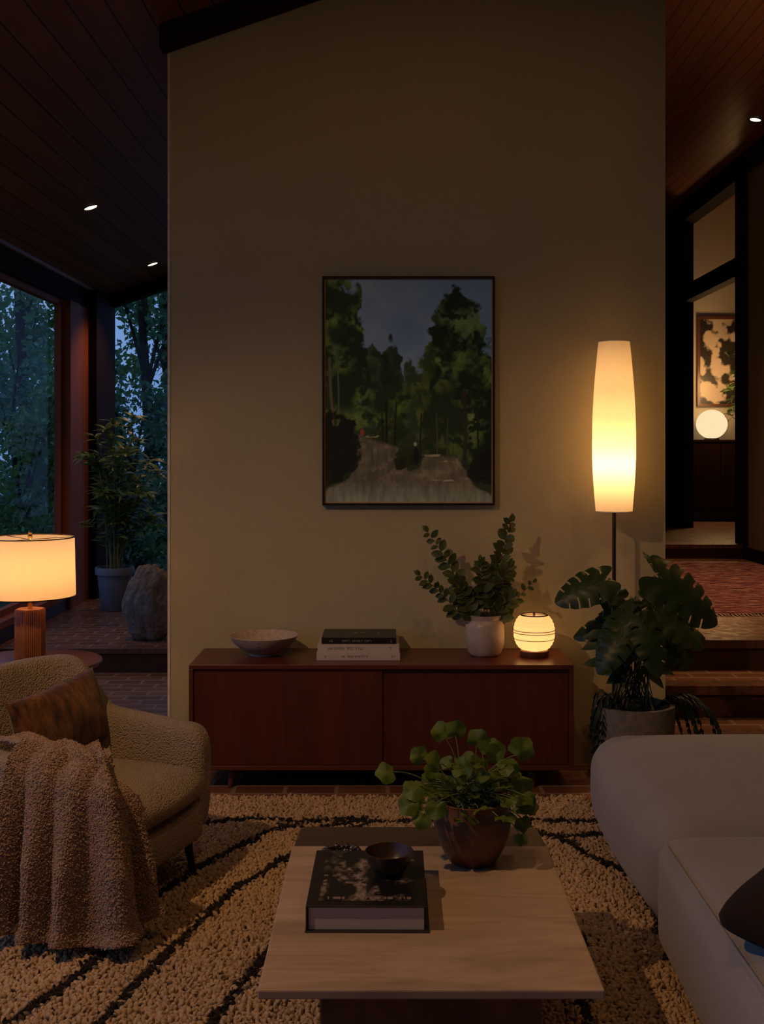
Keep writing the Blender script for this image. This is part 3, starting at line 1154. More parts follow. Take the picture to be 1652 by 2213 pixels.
gb = 'art books stacked on the sideboard'
xb = lambda p: (p - CX) / F * 5.33
book('art_book', 'white spined art book at the bottom of the sideboard stack', xb(685), xb(865), 5.31, 5.585, SB_Z, 0.037, M['cover_white'], M['ink_dark'], gb, [(.10, .02, 1, .008), (.30, .32, 15, .010), (.9, .04, 2, .01)])
book('art_book', 'white spined art book in the middle of the sideboard stack', xb(687), xb(863), 5.318, 5.59, SB_Z + 0.037, 0.037, M['cover_white'], M['ink_dark'], gb, [(.10, .46, 20, .011), (.88, .05, 2, .012)])
tb = book('art_book', 'black art book on top of the sideboard stack', xb(695), xb(857), 5.335, 5.60, SB_Z + 0.074, 0.030, M['cover_black'], M['ink_pale'], gb, [(.07, .12, 4, .009), (.27, .40, 17, .009), (.92, .03, 1, .012)])
for (fx, fy, fw_) in ((.42, .45, .05), (.52, .46, .05), (.74, .40, .03)):
    cvp = MB().box(-0.18 + fx * .36, -0.18 + (fx + fw_) * .36, fy * 0.2 - 0.08, fy * 0.2 - 0.07, 0.030, 0.0304)
    cvp.build('cover_print', M['ink_pale'], tb, smooth=False)

# vase with leafy branches
VX, VY = (1048 - CX) / F * 5.45, 5.45
M['vase'] = plain('glazed_stoneware', (0.50, 0.40, 0.33, 1), (0.40, 0.31, 0.25, 1), 14, 0.38, 0.3, 26, (1, 1, 1), 0.5, bdist=0.006)
vz = MB().lathe([(0.0, 0.0), (0.066, 0.0), (0.078, 0.010), (0.083, 0.022), (0.086, 0.03), (0.095, 0.06), (0.097, 0.10), (0.094, 0.145), (0.084, 0.168), (0.078, 0.175), (0.080, 0.188), (0.084, 0.198), (0.080, 0.199),
                 (0.074, 0.188), (0.072, 0.175), (0.085, 0.145), (0.088, 0.1), (0.084, 0.06), (0.05, 0.02), (0, 0.018)], 72, cap0=False, cap1=False,
                fn=lambda a, r, z: r + (0.0012 * math.sin(7 * a + 60 * z) if r > 0.07 else 0))
o = vz.build('vase', M['vase'], loc=(VX, VY, SB_Z))
tag(o, 'squat pale glazed stoneware vase on the sideboard holding leafy branches', 'vase')
M['leaf_branch'] = m_leaf('branch_leaves', (0.080, 0.105, 0.024, 1), (0.046, 0.064, 0.016, 1), 0.5, 0.3)
M['twig'] = plain('twig_bark', (0.13, 0.07, 0.035, 1), (0.09, 0.05, 0.025, 1), 30, 0.7)


def bez(p0, p1, p2, n):
    p0, p1, p2 = Vector(p0), Vector(p1), Vector(p2)
    return [p0 * (1 - t) ** 2 + p1 * 2 * t * (1 - t) + p2 * t * t for t in [i / n for i in range(n + 1)]]


def branch(label, tip_px, bend, seed, nl=16, leaf_l=0.05, start=0.28, dep=0.0):
    rn = random.Random(seed)
    base = Vector((VX + rn.uniform(-0.02, 0.02), VY + rn.uniform(-0.02, 0.02), SB_Z + 0.03))
    tip = P(tip_px[0], tip_px[1], VY + dep)
    up = Vector(((base.x * 0.62 + tip.x * 0.38 - VX) * bend + VX, (base.y + tip.y) / 2, base.z + (tip.z - base.z) * 0.6))
    # keep inside the neck
    t = thing('leafy_branch', label, 'branch', base, 0, 'leafy branches in the vase')
    pts = [p - base for p in bez(base, up, tip, 24)]
    MB().tube(pts, [0.0032 - 0.0022 * i / 24 for i in range(25)], 7).build('stem', M['twig'], t)
    lv = MB()
    for i in range(nl):
        s = start + (1 - start) * (i + rn.random() * 0.5) / nl
        k = min(23, int(s * 24))
        p = pts[k].lerp(pts[k + 1], s * 24 - k)
        dr = (pts[k + 1] - pts[k]).normalized()
        side = dr.cross(Vector((0, 1, 0))).normalized() * (1 if i % 2 else -1)
        side = side + Vector((0, rn.uniform(-0.9, 0.9), 0)) + dr * rn.uniform(0.3, 0.9)
        L = leaf_l * rn.uniform(0.95, 1.45) * (1 - 0.35 * max(0, s - 0.7) / 0.3)
        nv = Vector((rn.uniform(-.4, .4), -1, rn.uniform(0.1, 0.9)))
        lv.leaf(p, side, nv, L, L * 0.62, 'oval', rn.uniform(0.05, 0.3), 0.2)
    lv.leaf(pts[-1], (pts[-1] - pts[-3]), Vector((0, -1, 0.3)), leaf_l * 0.8, leaf_l * 0.45)
    lv.leaf(pts[-1], (pts[-1] - pts[-3]) + Vector((0.02, 0, 0)), Vector((0.5, -1, 0.3)), leaf_l * 0.7, leaf_l * 0.4)
    lv.build('leaves', M['leaf_branch'], t)


branch('long leafy branch leaning left in the vase, tip highest on its left side', (925, 1150), 0.9, 1, 22, 0.052)
branch('tall upright leafy branch rising highest from the vase', (1104, 1128), 0.9, 2, 30, 0.055, 0.25)
branch('low leafy branch reaching furthest left from the vase', (908, 1243), 1.0, 3, 18, 0.045, 0.35, -0.08)
branch('thin wispy twig with few leaves bending right over the lantern', (1153, 1258), 1.1, 4, 10, 0.032, 0.45)
branch('short bushy branch in the middle of the vase', (1040, 1218), 0.9, 5, 22, 0.055, 0.4, -0.05)
branch('short bushy branch on the right side of the vase', (1100, 1225), 1.0, 6, 26, 0.058, 0.42, -0.06)
branch('short bushy branch on the left side of the vase, below the long ones', (985, 1255), 1.0, 7, 24, 0.055, 0.4, -0.04)
branch('short branch drooping over the right rim of the vase', (1104, 1290), 1.3, 8, 16, 0.06, 0.5, -0.05)
branch('short branch at the back of the vase close to the wall', (1065, 1225), 1.0, 9, 22, 0.055, 0.45, 0.08)

# ------------------------------------------------------------------ big monstera planter
PX_, PY_ = 1.10, 4.98
M['stone_pot'] = plain('rough_grey_pot', (0.22, 0.18, 0.14, 1), (0.15, 0.12, 0.095, 1), 30, 0.9, 0.6, 70)
M['soil'] = plain('dark_soil', (0.03, 0.02, 0.014, 1), (0.018, 0.012, 0.009, 1), 60, 0.95, 0.8, 60)
M['monstera'] = m_leaf('monstera_leaves', (0.034, 0.058, 0.015, 1), (0.020, 0.038, 0.011, 1), 0.4, 0.18, 12, 0.35)
M['fern'] = m_leaf('dark_fronds', (0.020, 0.040, 0.024, 1), (0.012, 0.026, 0.017, 1), 0.5, 0.15)
mp = thing('monstera_plant', 'large split leaved monstera in a round grey stone pot beside the sideboard', 'plant', (PX_, PY_, 0))
PZ = 0.46
MB().lathe([(0, 0), (0.135, 0), (0.15, 0.01), (0.172, 0.25), (0.18, PZ - 0.02), (0.178, PZ), (0.158, PZ), (0.155, PZ - 0.03), (0.15, PZ - 0.06)], 64, cap0=False, cap1=False,
           fn=lambda a, r, z: r * (1 + 0.008 * math.sin(5 * a + 9 * z))).build('planter', M['stone_pot'], mp)
MB().lathe([(0.152, PZ - 0.05), (0.08, PZ - 0.035), (0.0, PZ - 0.03)], 40, cap0=False, cap1=False).build('soil', M['soil'], mp)


def monstera_leaf(mb, base, d, nm, L, Wd, droop=0.3, cuts=6, seed=0, cup=0.25):
    """heart-shaped blade with open slits between the side veins"""
    rn = random.Random(seed)
    d = Vector(d).normalized()
    nm = Vector(nm)
    nm = (nm - d * nm.dot(d)).normalized()
    s = d.cross(nm)
    base = Vector(base)
    nt, ns = 96, 10
    for sg in (-1, 1):
        ph_ = rn.random() * 0.4
        vs = []
        for i in range(nt + 1):
            t = i / nt
            w_ = Wd * 0.5 * (math.sin(PI * min(1, 0.20 + 0.80 * t) ** 0.8)) ** 0.6
            for j in range(ns + 1):
                q = j / ns
                # side veins sweep towards the tip; lobes at the base curl back past the stalk
                al = t - 0.30 * math.sin(PI * 0.80 * q) * (1 - t) ** 3 + 0.10 * q * t
                p = base + d * (L * al) + s * (sg * w_ * q) - nm * (droop * L * al * abs(al)) - nm * (cup * w_ * q * q) + nm * (0.05 * w_ * math.sin(q * 3 + t * 30) * q)
                vs.append(p)
        fs = []
        for i in range(nt):
            t = (i + 0.5) / nt
            fr_ = (t * cuts + ph_) % 1.0
            for j in range(ns):
                q = (j + 0.5) / ns
                if fr_ < 0.15 and q > 0.42 + 0.2 * math.sin(5 * int(t * cuts + ph_) + sg) ** 2 and 0.12 < t < 0.95:
                    continue
                a = i * (ns + 1) + j
                fs.append((a, a + 1, a + ns + 2, a + ns + 1))
        mb.add(vs, fs)
    mb.tube([base + d * (L * t) - nm * (droop * L * t * t) - nm * 0.002 for t in (0, .25, .5, .75, .97)], [0.0035, 0.003, 0.0025, 0.002, 0.001], 5)


rn = random.Random(12)
rootp = Vector((0.0, 0.0, PZ - 0.03))
big = [  # centre of blade in the photo, depth, length, direction of tip, normal, width
    ((1304, 1254), 4.86, 0.205, (-1, -0.1, -0.33), (-0.25, -0.85, 0.6), 0.18),
    ((1432, 1250), 4.86, 0.29, (0.95, -0.1, -0.60), (0.25, -0.9, 0.5), 0.25),
    ((1450, 1262), 5.10, 0.17, (-0.45, 0.2, 0.85), (0.7, -0.7, 0.2), 0.08),
    ((1365, 1330), 4.80, 0.22, (-0.75, -0.3, -0.75), (-0.4, -0.8, 0.5), 0.17),
    ((1350, 1315), 4.95, 0.19, (-0.35, 0.2, 0.5), (0, -0.8, 0.6), 0.15),
    ((1420, 1325), 4.80, 0.22, (0.9, -0.3, -0.5), (0.3, -0.8, 0.6), 0.16),
    ((1400, 1310), 4.95, 0.19, (0.5, 0.1, 0.6), (0.2, -0.9, 0.5), 0.14),
    ((1345, 1375), 4.76, 0.17, (-0.7, -0.3, -0.8), (-0.4, -0.8, 0.4), 0.14),
    ((1395, 1350), 4.74, 0.20, (0.2, -0.5, -0.8), (0.1, -0.9, 0.5), 0.15),
    ((1432, 1380), 4.80, 0.16, (0.8, -0.2, -0.75), (0.3, -0.9, 0.4), 0.13),
    ((1440, 1345), 5.05, 0.21, (0.9, 0.2, -0.2), (0.2, -0.7, 0.7), 0.14),
    ((1330, 1345), 5.02, 0.18, (-0.8, 0.1, -0.2), (-0.2, -0.7, 0.7), 0.13),
]
stalks = MB()
for k, (c, dd, L, td, nn, wd) in enumerate(big):
    base = P(c[0], c[1], dd) - Vector((PX_, PY_, 0))
    lf = MB()
    monstera_leaf(lf, base, td, nn, L, wd, 0.22, 6 if L > 0.2 else 4, k)
    lf.build('split_leaf', M['monstera'], mp)
    b0 = rootp + Vector((rn.uniform(-0.11, 0.11), rn.uniform(-0.08, 0.08), 0))
    mid = b0.lerp(base, 0.55) + Vector((0, 0, 0.06))
    stalks.tube(bez(b0, mid, base, 12), [0.0048 - 0.0022 * i / 12 for i in range(13)], 7)
M['stalk'] = plain('green_stalks', (0.16, 0.17, 0.06, 1), (0.11, 0.12, 0.045, 1), 20, 0.5)
stalks.build('stalks', M['stalk'], mp)
# plain oval leaves filling the middle
lv = MB()
for k in range(40):
    a = rn.uniform(-1.3, 1.3)
    hgt = rn.uniform(0.17, 0.46)
    p = rootp + Vector((math.sin(a) * rn.uniform(0.02, 0.16), rn.uniform(-0.14, 0.1), hgt))
    lv.leaf(p, (math.sin(a) * 1.2, rn.uniform(-0.7, 0.3), rn.uniform(-0.9, 0.3)), (math.sin(a) * 0.4, -0.8, 0.6), rn.uniform(0.09, 0.16), rn.uniform(0.05, 0.085), 'heart', 0.35, 0.15, 6)
    lv.tube(bez(rootp + Vector((rn.uniform(-.11, .11), rn.uniform(-.08, .08), 0)), p * 0.7 + rootp * 0.3 + Vector((0, 0, 0.02)), p, 6), 0.0022, 5)
lv.build('lower_foliage', M['monstera'], mp)
# drooping dark fronds over the rim, left and right
fd = MB()
for k in range(26):
    right = k >= 15
    a = rn.uniform(PI * 0.95, PI * 1.5) if not right else rn.uniform(-0.75, 0.15)
    reach = rn.uniform(0.18, 0.26) if not right else rn.uniform(0.24, 0.42)
    if not right:
        reach = min(reach, 0.20 / max(0.2, abs(math.cos(a)))) if abs(math.cos(a)) > 0.5 else reach
    b0 = rootp + Vector((math.cos(a) * 0.1, math.sin(a) * 0.1, 0.01))
    tip = Vector((math.cos(a) * reach, math.sin(a) * reach * (0.62 if not right else 0.5), rn.uniform(0.14, 0.36)))
    pts = bez(b0, Vector((tip.x * 0.85, tip.y * 0.85, PZ + rn.uniform(0.08, 0.2))), tip, 14)
    fd.tube(pts, 0.002, 5)
    for i in range(3, 15):
        dr = pts[i] - pts[i - 1]
        sd = dr.cross(Vector((0, 0, 1))).normalized()
        for sg in (-1, 1):
            fd.leaf(pts[i], sd * sg + dr.normalized() * 0.8 + Vector((0, 0, -0.3)), (0, 0, 1), 0.055 * (1 - abs(i - 7) / 14), 0.014, 'lance', 0.3, 0.1, 3)
fd.build('drooping_fronds', M['fern'], mp)

# ------------------------------------------------------------------ coffee table
TZ = 0.38
N = Nodes('travertine', 0.35, 0.4)
v = N.coords('Object', (0.35, 2.2, 1))
f = N.noise(v, 5, 7, 0.62, 0.8)
g = N.noise(N.coords('Object', (0.3, 5, 1)), 22, 5, 0.7)
col = N.ramp(f, [(0.25, (0.27, 0.18, 0.12, 1)), (0.5, (0.46, 0.32, 0.22, 1)), (0.75, (0.58, 0.425, 0.305, 1))])
col = N.mix(N.ramp(g, [(0.55, (0, 0, 0, 1)), (0.8, (0.4, 0.4, 0.4, 1))]), col, (0.26, 0.17, 0.11, 1))
N.color(col)
N.bump(g, 0.1, 0.003)
M['travertine'] = N.m
M['base_stone'] = plain('brown_burl_plinth', (0.22, 0.10, 0.045, 1), (0.10, 0.045, 0.022, 1), 7, 0.4, 0.1, 30, (1, 1, 0.6))
M['dark_oak'] = wood('smoked_oak', (0.10, 0.062, 0.036, 1), (0.065, 0.04, 0.024, 1), 0, 10, 0.4, 0.4)
ct = thing('coffee_table', 'low rectangular travertine coffee table with a dark wood rear strip on the rug', 'coffee table', (0.10, 3.0, 0))
o = MB().box(-0.393, 0.390, -0.49, 0.42, TZ - 0.022, TZ).build('stone_top', M['travertine'], ct, smooth=False)
bevel(o, 0.004, 2)
pts = []
for (sx, a0) in ((1, 0), (-1, 90)):
    for k in range(7):
        a = R(a0 + 15 * k)
        pts.append((sx * (0.382 - 0.03) + 0.03 * math.cos(a), 0.605 - 0.03 + 0.03 * math.sin(a)))
poly = [(0.388, 0.421)] + pts + [(-0.388, 0.421)]
bevel(MB().prism(poly, TZ - 0.05, TZ - 0.004, 'z').build('wood_strip', M['dark_oak'], ct, smooth=False), 0.003, 2)
bevel(MB().box(-0.262, 0.270, -0.33, 0.40, 0.03, TZ - 0.023).build('plinth', M['base_stone'], ct, smooth=False), 0.006, 2)

# the big book
bkx0, bkx1, bky0, bky1 = -0.205, 0.1035, 2.805, 3.2
N_ = 'coffee_table_book'
cb = thing(N_, 'thick black picture book lying on the travertine table under the small bowl', 'book', ((bkx0 + bkx1) / 2, (bky0 + bky1) / 2, TZ), R(-0.4))
a, c, th = (bkx1 - bkx0) / 2, (bky1 - bky0) / 2, 0.066
cv = MB()
cv.box(-a - 0.002, a + 0.004, -c, c - 0.045, 0, 0.004)
cv.box(-a, a - 0.003, -c + 0.004, c, th - 0.004, th)
cv.box(-a, -a + 0.004, -c + 0.004, c - 0.05, 0.004, th - 0.004)
bevel(cv.build('cover', M['cover_black'], cb, smooth=False), 0.001, 1)
MB().box(-a + 0.006, a - 0.010, -c + 0.012, c - 0.055, 0.004, th - 0.004).build('page_block', M['paper'], cb, smooth=False)


def cover_print(nx, ny):
    u, v = np.meshgrid(np.linspace(0, 1, nx), np.linspace(0, 1, ny))
    n1 = fbm(u * 7, v * 5, 41, 4)
    n2 = fbm(u * 22, v * 26, 47, 3)
    lum = np.clip((n1 - 0.46) * 3.2, 0, 1) * np.clip((n2 - 0.30) * 2.5, 0, 1)
    lum *= np.clip(1.25 - 1.5 * np.hypot(u - 0.42, (v - 0.52) * 0.8), 0.08, 1)
    dark = np.array([0.010, 0.008, 0.008])
    lite = np.array([0.50, 0.38, 0.31])
    img = dark + (lite - dark) * lum[..., None]
    # caption line along the bottom and down the left margin, letter-like specks
    k = (vnoise(u * 70, v * 6, 5) > 0.5) & (v > 0.035) & (v < 0.075) & (u > 0.04) & (u < 0.95)
    img[k] = [0.24, 0.17, 0.14]
    k = (vnoise(u * 10, v * 60, 9) > 0.5) & (u > 0.02) & (u < 0.06) & (v > 0.1) & (v < 0.5)
    img[k] = [0.22, 0.16, 0.13]
    return img.reshape(-1, 3)


M['print'] = m_attr('printed_cover', 0.35, 0.4)
nx, ny = 150, 190
u, v = np.meshgrid(np.linspace(-a + 0.03, a - 0.03, nx), np.linspace(-c + 0.035, c - 0.01, ny))
vs = np.stack([u, v, np.full_like(u, th + 0.0006)], -1).reshape(-1, 3)
i, j = np.meshgrid(np.arange(nx - 1), np.arange(ny - 1))
q = (j * nx + i).ravel()
np_mesh('cover_print', vs, np.stack([q, q + 1, q + nx + 1, q + nx], -1), M['print'], cb, cover_print(nx, ny), smooth=False)

# small bowl on the book
M['dark_clay'] = plain('dark_clay', (0.060, 0.030, 0.018, 1), (0.035, 0.018, 0.012, 1), 18, 0.35, 0.1, 50, spec=0.5)
o = MB().lathe([(0, 0), (0.034, 0), (0.040, 0.006), (0.057, 0.034), (0.064, 0.058), (0.0655, 0.063), (0.0625, 0.0635), (0.060, 0.056), (0.05, 0.03), (0.03, 0.012), (0, 0.009)], 64, cap0=False, cap1=False,
               fn=lambda a_, r, z: r * (1 + 0.012 * math.sin(2 * a_ + 0.6))).build('small_bowl', M['dark_clay'], loc=(0.004, 3.02, TZ + th + 0.0012))
tag(o, 'small dark brown clay bowl sitting on the black picture book', 'bowl')
# beads behind the book
M['bead'] = plain('polished_dark_beads', (0.06, 0.035, 0.022, 1), (0.02, 0.013, 0.010, 1), 40, 0.2, spec=0.7)
bd = MB()
rb_ = random.Random(21)
for k in range(46):
    t = k / 45
    cxx = -0.135 + 0.062 * math.cos(t * 2 * PI * 2.6) * (1 - 0.2 * t) + rb_.uniform(-.004, .004)
    cyy = 3.285 + 0.030 * math.sin(t * 2 * PI * 2.6) + rb_.uniform(-.003, .003)
    rr = rb_.uniform(0.0075, 0.0105)
    zz = TZ + rr + (0.014 if k > 18 else 0) + (0.012 if k > 34 else 0)
    bd.lathe([(rr * math.cos(R(q)) + 1e-5, zz + rr * math.sin(R(q))) for q in (-89, -50, -15, 15, 50, 89)], 10, cxx, cyy)
o = bd.build('bead_strand', M['bead'])
tag(o, 'small heap of dark shiny strung beads behind the black picture book', 'beads')

# terracotta pot with the leafy plant
TX, TY = 0.251, 3.30
M['terracotta'] = plain('aged_copper_clay', (0.20, 0.082, 0.035, 1), (0.11, 0.05, 0.026, 1), 10, 0.42, 0.25, 24, (1, 1, 2.2), 0.45, bdist=0.004)
tp = thing('potted_plant', 'leafy green plant in a bulbous brown clay pot on the coffee table', 'plant', (TX, TY, TZ))
MB().lathe([(0, 0.0), (0.062, 0.0), (0.072, 0.006), (0.094, 0.045), (0.111, 0.09), (0.116, 0.125), (0.114, 0.155), (0.108, 0.178), (0.109, 0.183), (0.104, 0.185), (0.099, 0.18), (0.103, 0.155), (0.10, 0.15)], 72, cap0=False, cap1=False,
           fn=lambda a_, r, z: r * (1 + 0.004 * math.sin(3 * a_ + 40 * z))).build('pot', M['terracotta'], tp)
MB().lathe([(0.102, 0.160), (0.05, 0.168), (0, 0.17)], 32, cap0=False, cap1=False).build('soil', M['soil'], tp)
M['pilea'] = m_leaf('round_green_leaves', (0.15, 0.20, 0.030, 1), (0.075, 0.125, 0.022, 1), 0.5, 0.32, 14)
M['pilea_stem'] = plain('pale_green_stem', (0.18, 0.22, 0.07, 1), (0.13, 0.15, 0.05, 1), 20, 0.5)


def round_leaf(mb, c, d, nm, L, Wd, rn_, n=18):
    """scalloped round blade, notched where the stalk joins"""
    d = Vector(d).normalized()
    nm = Vector(nm)
    nm = (nm - d * nm.dot(d)).normalized()
    s = d.cross(nm)
    c = Vector(c)
    vs = [c]
    for ring in (0.5, 1.0):
        for k in range(n):
            a_ = 2 * PI * k / n
            rr = ring * (1 + 0.09 * math.sin(5 * a_ + 1)) * (1 - 0.35 * max(0, math.cos(a_ - PI)) ** 8)
            up = 0.2 * math.sin(3 * a_ + c.x * 90) * ring - 0.18 * ring * ring
            vs.append(c + d * (L * 0.5 * (rr * math.cos(a_) + 0.55)) + s * (Wd * 0.5 * rr * math.sin(a_)) + nm * (up * Wd * 0.5))
    vs[0] = c + d * (L * 0.25)
    fs = [(0, 1 + k, 1 + (k + 1) % n) for k in range(n)]
    fs += [(1 + k, 1 + n + k, 1 + n + (k + 1) % n, 1 + (k + 1) % n) for k in range(n)]
    mb.add(vs, fs)


rn = random.Random(31)
lv, stm = MB(), MB()
spec = [((848, 1668), 3.22, (-0.9, -0.2, -0.05), (-.2, -.8, .6), 0.062), ((1118, 1632), 3.25, (0.35, -0.1, 0.5), (0.1, -1, .3), 0.075), ((1120, 1690), 3.28, (0.6, -0.1, -0.5), (.5, -.8, .4), 0.07),
        ((1135, 1720), 3.25, (0.3, -0.1, -0.9), (.4, -.9, .2), 0.065), ((1130, 1770), 3.22, (0.2, -0.1, -0.9), (.3, -.9, .2), 0.05), ((1125, 1805), 3.2, (0.1, -0.2, -0.9), (.2, -1, .2), 0.04),
        ((905, 1700), 3.2, (-0.8, -0.3, -0.4), (-.3, -.8, .5), 0.065), ((890, 1730), 3.18, (-0.6, -0.3, -0.8), (-.3, -.9, .3), 0.06), ((915, 1760), 3.17, (-0.2, -0.3, -0.9), (-.1, -1, .3), 0.055),
        ((945, 1735), 3.16, (-0.1, -0.4, -0.8), (0, -1, .4), 0.06), ((915, 1640), 3.3, (-0.6, 0.0, 0.5), (-.3, -.8, .5), 0.055), ((962, 1595), 3.35, (-0.3, 0.1, 0.7), (-.1, -1, .3), 0.065),
        ((985, 1590), 3.3, (0.1, 0, 0.8), (.2, -1, .2), 0.06), ((1030, 1612), 3.28, (0.2, 0, 0.6), (0, -1, .4), 0.065), ((1055, 1630), 3.3, (0.6, 0, 0.3), (.2, -.9, .4), 0.07),
        ((950, 1650), 3.22, (-0.4, -0.2, 0.2), (-.1, -.9, .5), 0.06), ((1000, 1660), 3.2, (0.1, -0.3, 0.2), (0, -.9, .5), 0.065), ((1090, 1660), 3.35, (0.8, 0, 0.1), (.2, -.8, .6), 0.06)]
for (c_, dd, td, nn, L) in spec:
    p = P(c_[0], c_[1], dd) - Vector((TX, TY, TZ))
    round_leaf(lv, p, td, nn, L, L * 1.05, rn)
    b0 = Vector((rn.uniform(-.05, .05), rn.uniform(-.05, .05), 0.165))
    stm.tube(bez(b0, b0.lerp(p, 0.5) + Vector((0, 0, 0.06)), p, 10), 0.0016, 5)
for k in range(95):
    a_ = rn.uniform(0, 2 * PI)
    rr = 0.17 * rn.random() ** 0.6
    h = 0.18 + 0.16 * rn.random() * (1 - rr / 0.3) + (0.0 if rr < 0.1 else -0.05 * rn.random())
    if rr < 0.09 and h < 0.2:
        h += 0.05
    p = Vector((math.cos(a_) * rr, math.sin(a_) * rr * 0.8, h))
    L = rn.uniform(0.028, 0.058)
    round_leaf(lv, p, (math.cos(a_), math.sin(a_), rn.uniform(-0.4, 0.6)), (math.cos(a_) * 0.3 + rn.uniform(-.4, .4), -0.5 + rn.uniform(-.4, .4), 0.8), L, L, rn, 12)
    b0 = Vector((rn.uniform(-.06, .06), rn.uniform(-.06, .06), 0.165))
    stm.tube(bez(b0, b0.lerp(p, 0.5) + Vector((0, 0, 0.03)), p, 6), 0.0013, 4)
lv.build('leaves', M['pilea'], tp)
stm.build('stems', M['pilea_stem'], tp)

# ------------------------------------------------------------------ shag rug
RX0, RX1, RY0, RY1 = -1.75, 0.905, 2.3, 5.04
rug = thing('shag_rug', 'large cream shag rug with dark wandering lines under the coffee table', 'rug', (0, 0, 0))
M['rug_base'] = plain('rug_backing', (0.36, 0.25, 0.15, 1), (0.30, 0.2, 0.12, 1), 40, 0.95)
MB().box(RX0, RX1, RY0, RY1, 0.001, 0.012).build('backing', M['rug_base'], rug, smooth=False)
LINES = [
    [(-1.35, 2.5), (-1.08, 2.95), (-0.98, 3.18), (-0.89, 3.43), (-0.88, 3.74), (-0.71, 4.18), (-0.486, 4.577), (-0.33, 4.71), (-0.1, 4.74)],
    [(-0.95, 2.6), (-0.79, 3.04), (-0.731, 3.318), (-0.64, 3.63), (-0.541, 3.99), (-0.372, 4.31), (-0.2, 4.55), (-0.05, 4.70)],
    [(-0.65, 2.5), (-0.482, 3.04), (-0.386, 3.435), (-0.2, 3.9), (0.1, 4.4), (0.3, 4.70)],
    [(-1.2, 4.62), (-0.71, 4.69), (-0.56, 4.74), (-0.366, 4.69), (0.1, 4.70), (0.626, 4.71), (0.88, 4.69), (1.4, 4.66)],
    [(0.55, 4.68), (0.64, 4.54), (0.72, 4.46), (0.768, 4.316), (0.95, 4.05), (1.3, 3.6)],
    [(0.70, 4.52), (0.86, 4.54), (1.2, 4.5)],
    [(0.50, 2.5), (0.547, 3.05), (0.56, 3.3), (0.62, 3.6)],
    [(-0.10, 4.72), (-0.30, 4.60), (-0.45, 4.66)],
]


def stripe(x, y):
    dmin = np.full_like(x, 9.0)
    wob = (fbm(x * 9, y * 9, 61, 3) - 0.5) * 0.05
    for ln_ in LINES:
        for (p, q_) in zip(ln_[:-1], ln_[1:]):
            ax, ay = p
            bx, by = q_
            dx, dy = bx - ax, by - ay
            tt = np.clip(((x - ax) * dx + (y - ay) * dy) / (dx * dx + dy * dy), 0, 1)
            dmin = np.minimum(dmin, np.hypot(x - ax - tt * dx, y - ay - tt * dy))
    return dmin + wob * 0.35


def tufts(pos, nrm, length, width, rng, lean=0.6):
    """short fat yarn ends: 4-sided, bulging, pointed; returns verts and quad faces"""
    n = len(pos)
    nrm = nrm / np.linalg.norm(nrm, axis=1, keepdims=True)
    r3 = rng.normal(size=(n, 3))
    t1 = np.cross(nrm, r3)
    t1 /= np.linalg.norm(t1, axis=1, keepdims=True) + 1e-9
    t2 = np.cross(nrm, t1)
    ln = (length * rng.uniform(0.7, 1.25, n))[:, None]
    wd = (width * rng.uniform(0.75, 1.25, n))[:, None]
    ld = (t1 * rng.normal(size=(n, 1)) + t2 * rng.normal(size=(n, 1))) * lean
    out = []
    for (h, wv, le) in ((0.0, 0.7, 0.0), (0.55, 1.0, 0.25), (0.9, 0.75, 0.75), (1.0, 0.12, 1.0)):
        c_ = pos + nrm * ln * h + ld * ln * le
        for k in range(4):
            a_ = k * PI / 2
            out.append(c_ + (t1 * math.cos(a_) + t2 * math.sin(a_)) * wd * wv * 0.5)
    V = np.stack(out, 1)          # n,16,3
    base = (np.arange(n) * 16)[:, None, None]
    fs = []
    for lvl in range(3):
        for k in range(4):
            k2 = (k + 1) % 4
            fs.append([lvl * 4 + k, lvl * 4 + k2, lvl * 4 + 4 + k2, lvl * 4 + 4 + k])
    fs.append([12, 13, 14, 15])
    Fq = (np.array(fs)[None] + base).reshape(-1, 4)
    return V.reshape(-1, 3), Fq, 16


rng = np.random.default_rng(8)
sp = 0.0122
gx, gy = np.meshgrid(np.arange(RX0 + 0.01, RX1 - 0.01, sp), np.arange(2.75, RY1 - 0.005, sp))
gx = (gx + rng.uniform(-0.006, 0.006, gx.shape)).ravel()
gy = (gy + rng.uniform(-0.006, 0.006, gy.shape)).ravel()
keep = ~((gx > 0.98) & (gy < 4.5)) & ~((gx < -1.35) & (gy < 4.4)) & ~((np.abs(gx - 0.104) < 0.24) & (gy > 2.7) & (gy < 3.38))
gx, gy = gx[keep], gy[keep]
n = len(gx)
hh = 0.010 + 0.010 * fbm(gx * 14, gy * 14, 5, 2)
pos = np.stack([gx, gy, hh], 1)
nr = np.stack([rng.normal(0, 0.3, n), rng.normal(0, 0.3, n), np.ones(n)], 1)
V, Fq, per = tufts(pos, nr, 0.019, 0.0165, rng, 0.38)
dk = np.clip((0.024 - stripe(gx, gy)) * 120 + rng.uniform(-0.7, 0.7, n), 0, 1)[:, None]
cream = np.array([0.52, 0.355, 0.215]) * (0.86 + 0.26 * rng.random((n, 1))) * (0.85 + 0.3 * fbm(gx * 3, gy * 3, 9, 2))[:, None]
cols = cream * (1 - dk) + np.array([0.020, 0.014, 0.011]) * dk
M['pile'] = m_attr('shag_pile', 0.95, 0.05, sheen=0.1)
o = np_mesh('pile', V, Fq, M['pile'], rug, np.repeat(cols, per, axis=0))
o['kind'] = 'stuff'

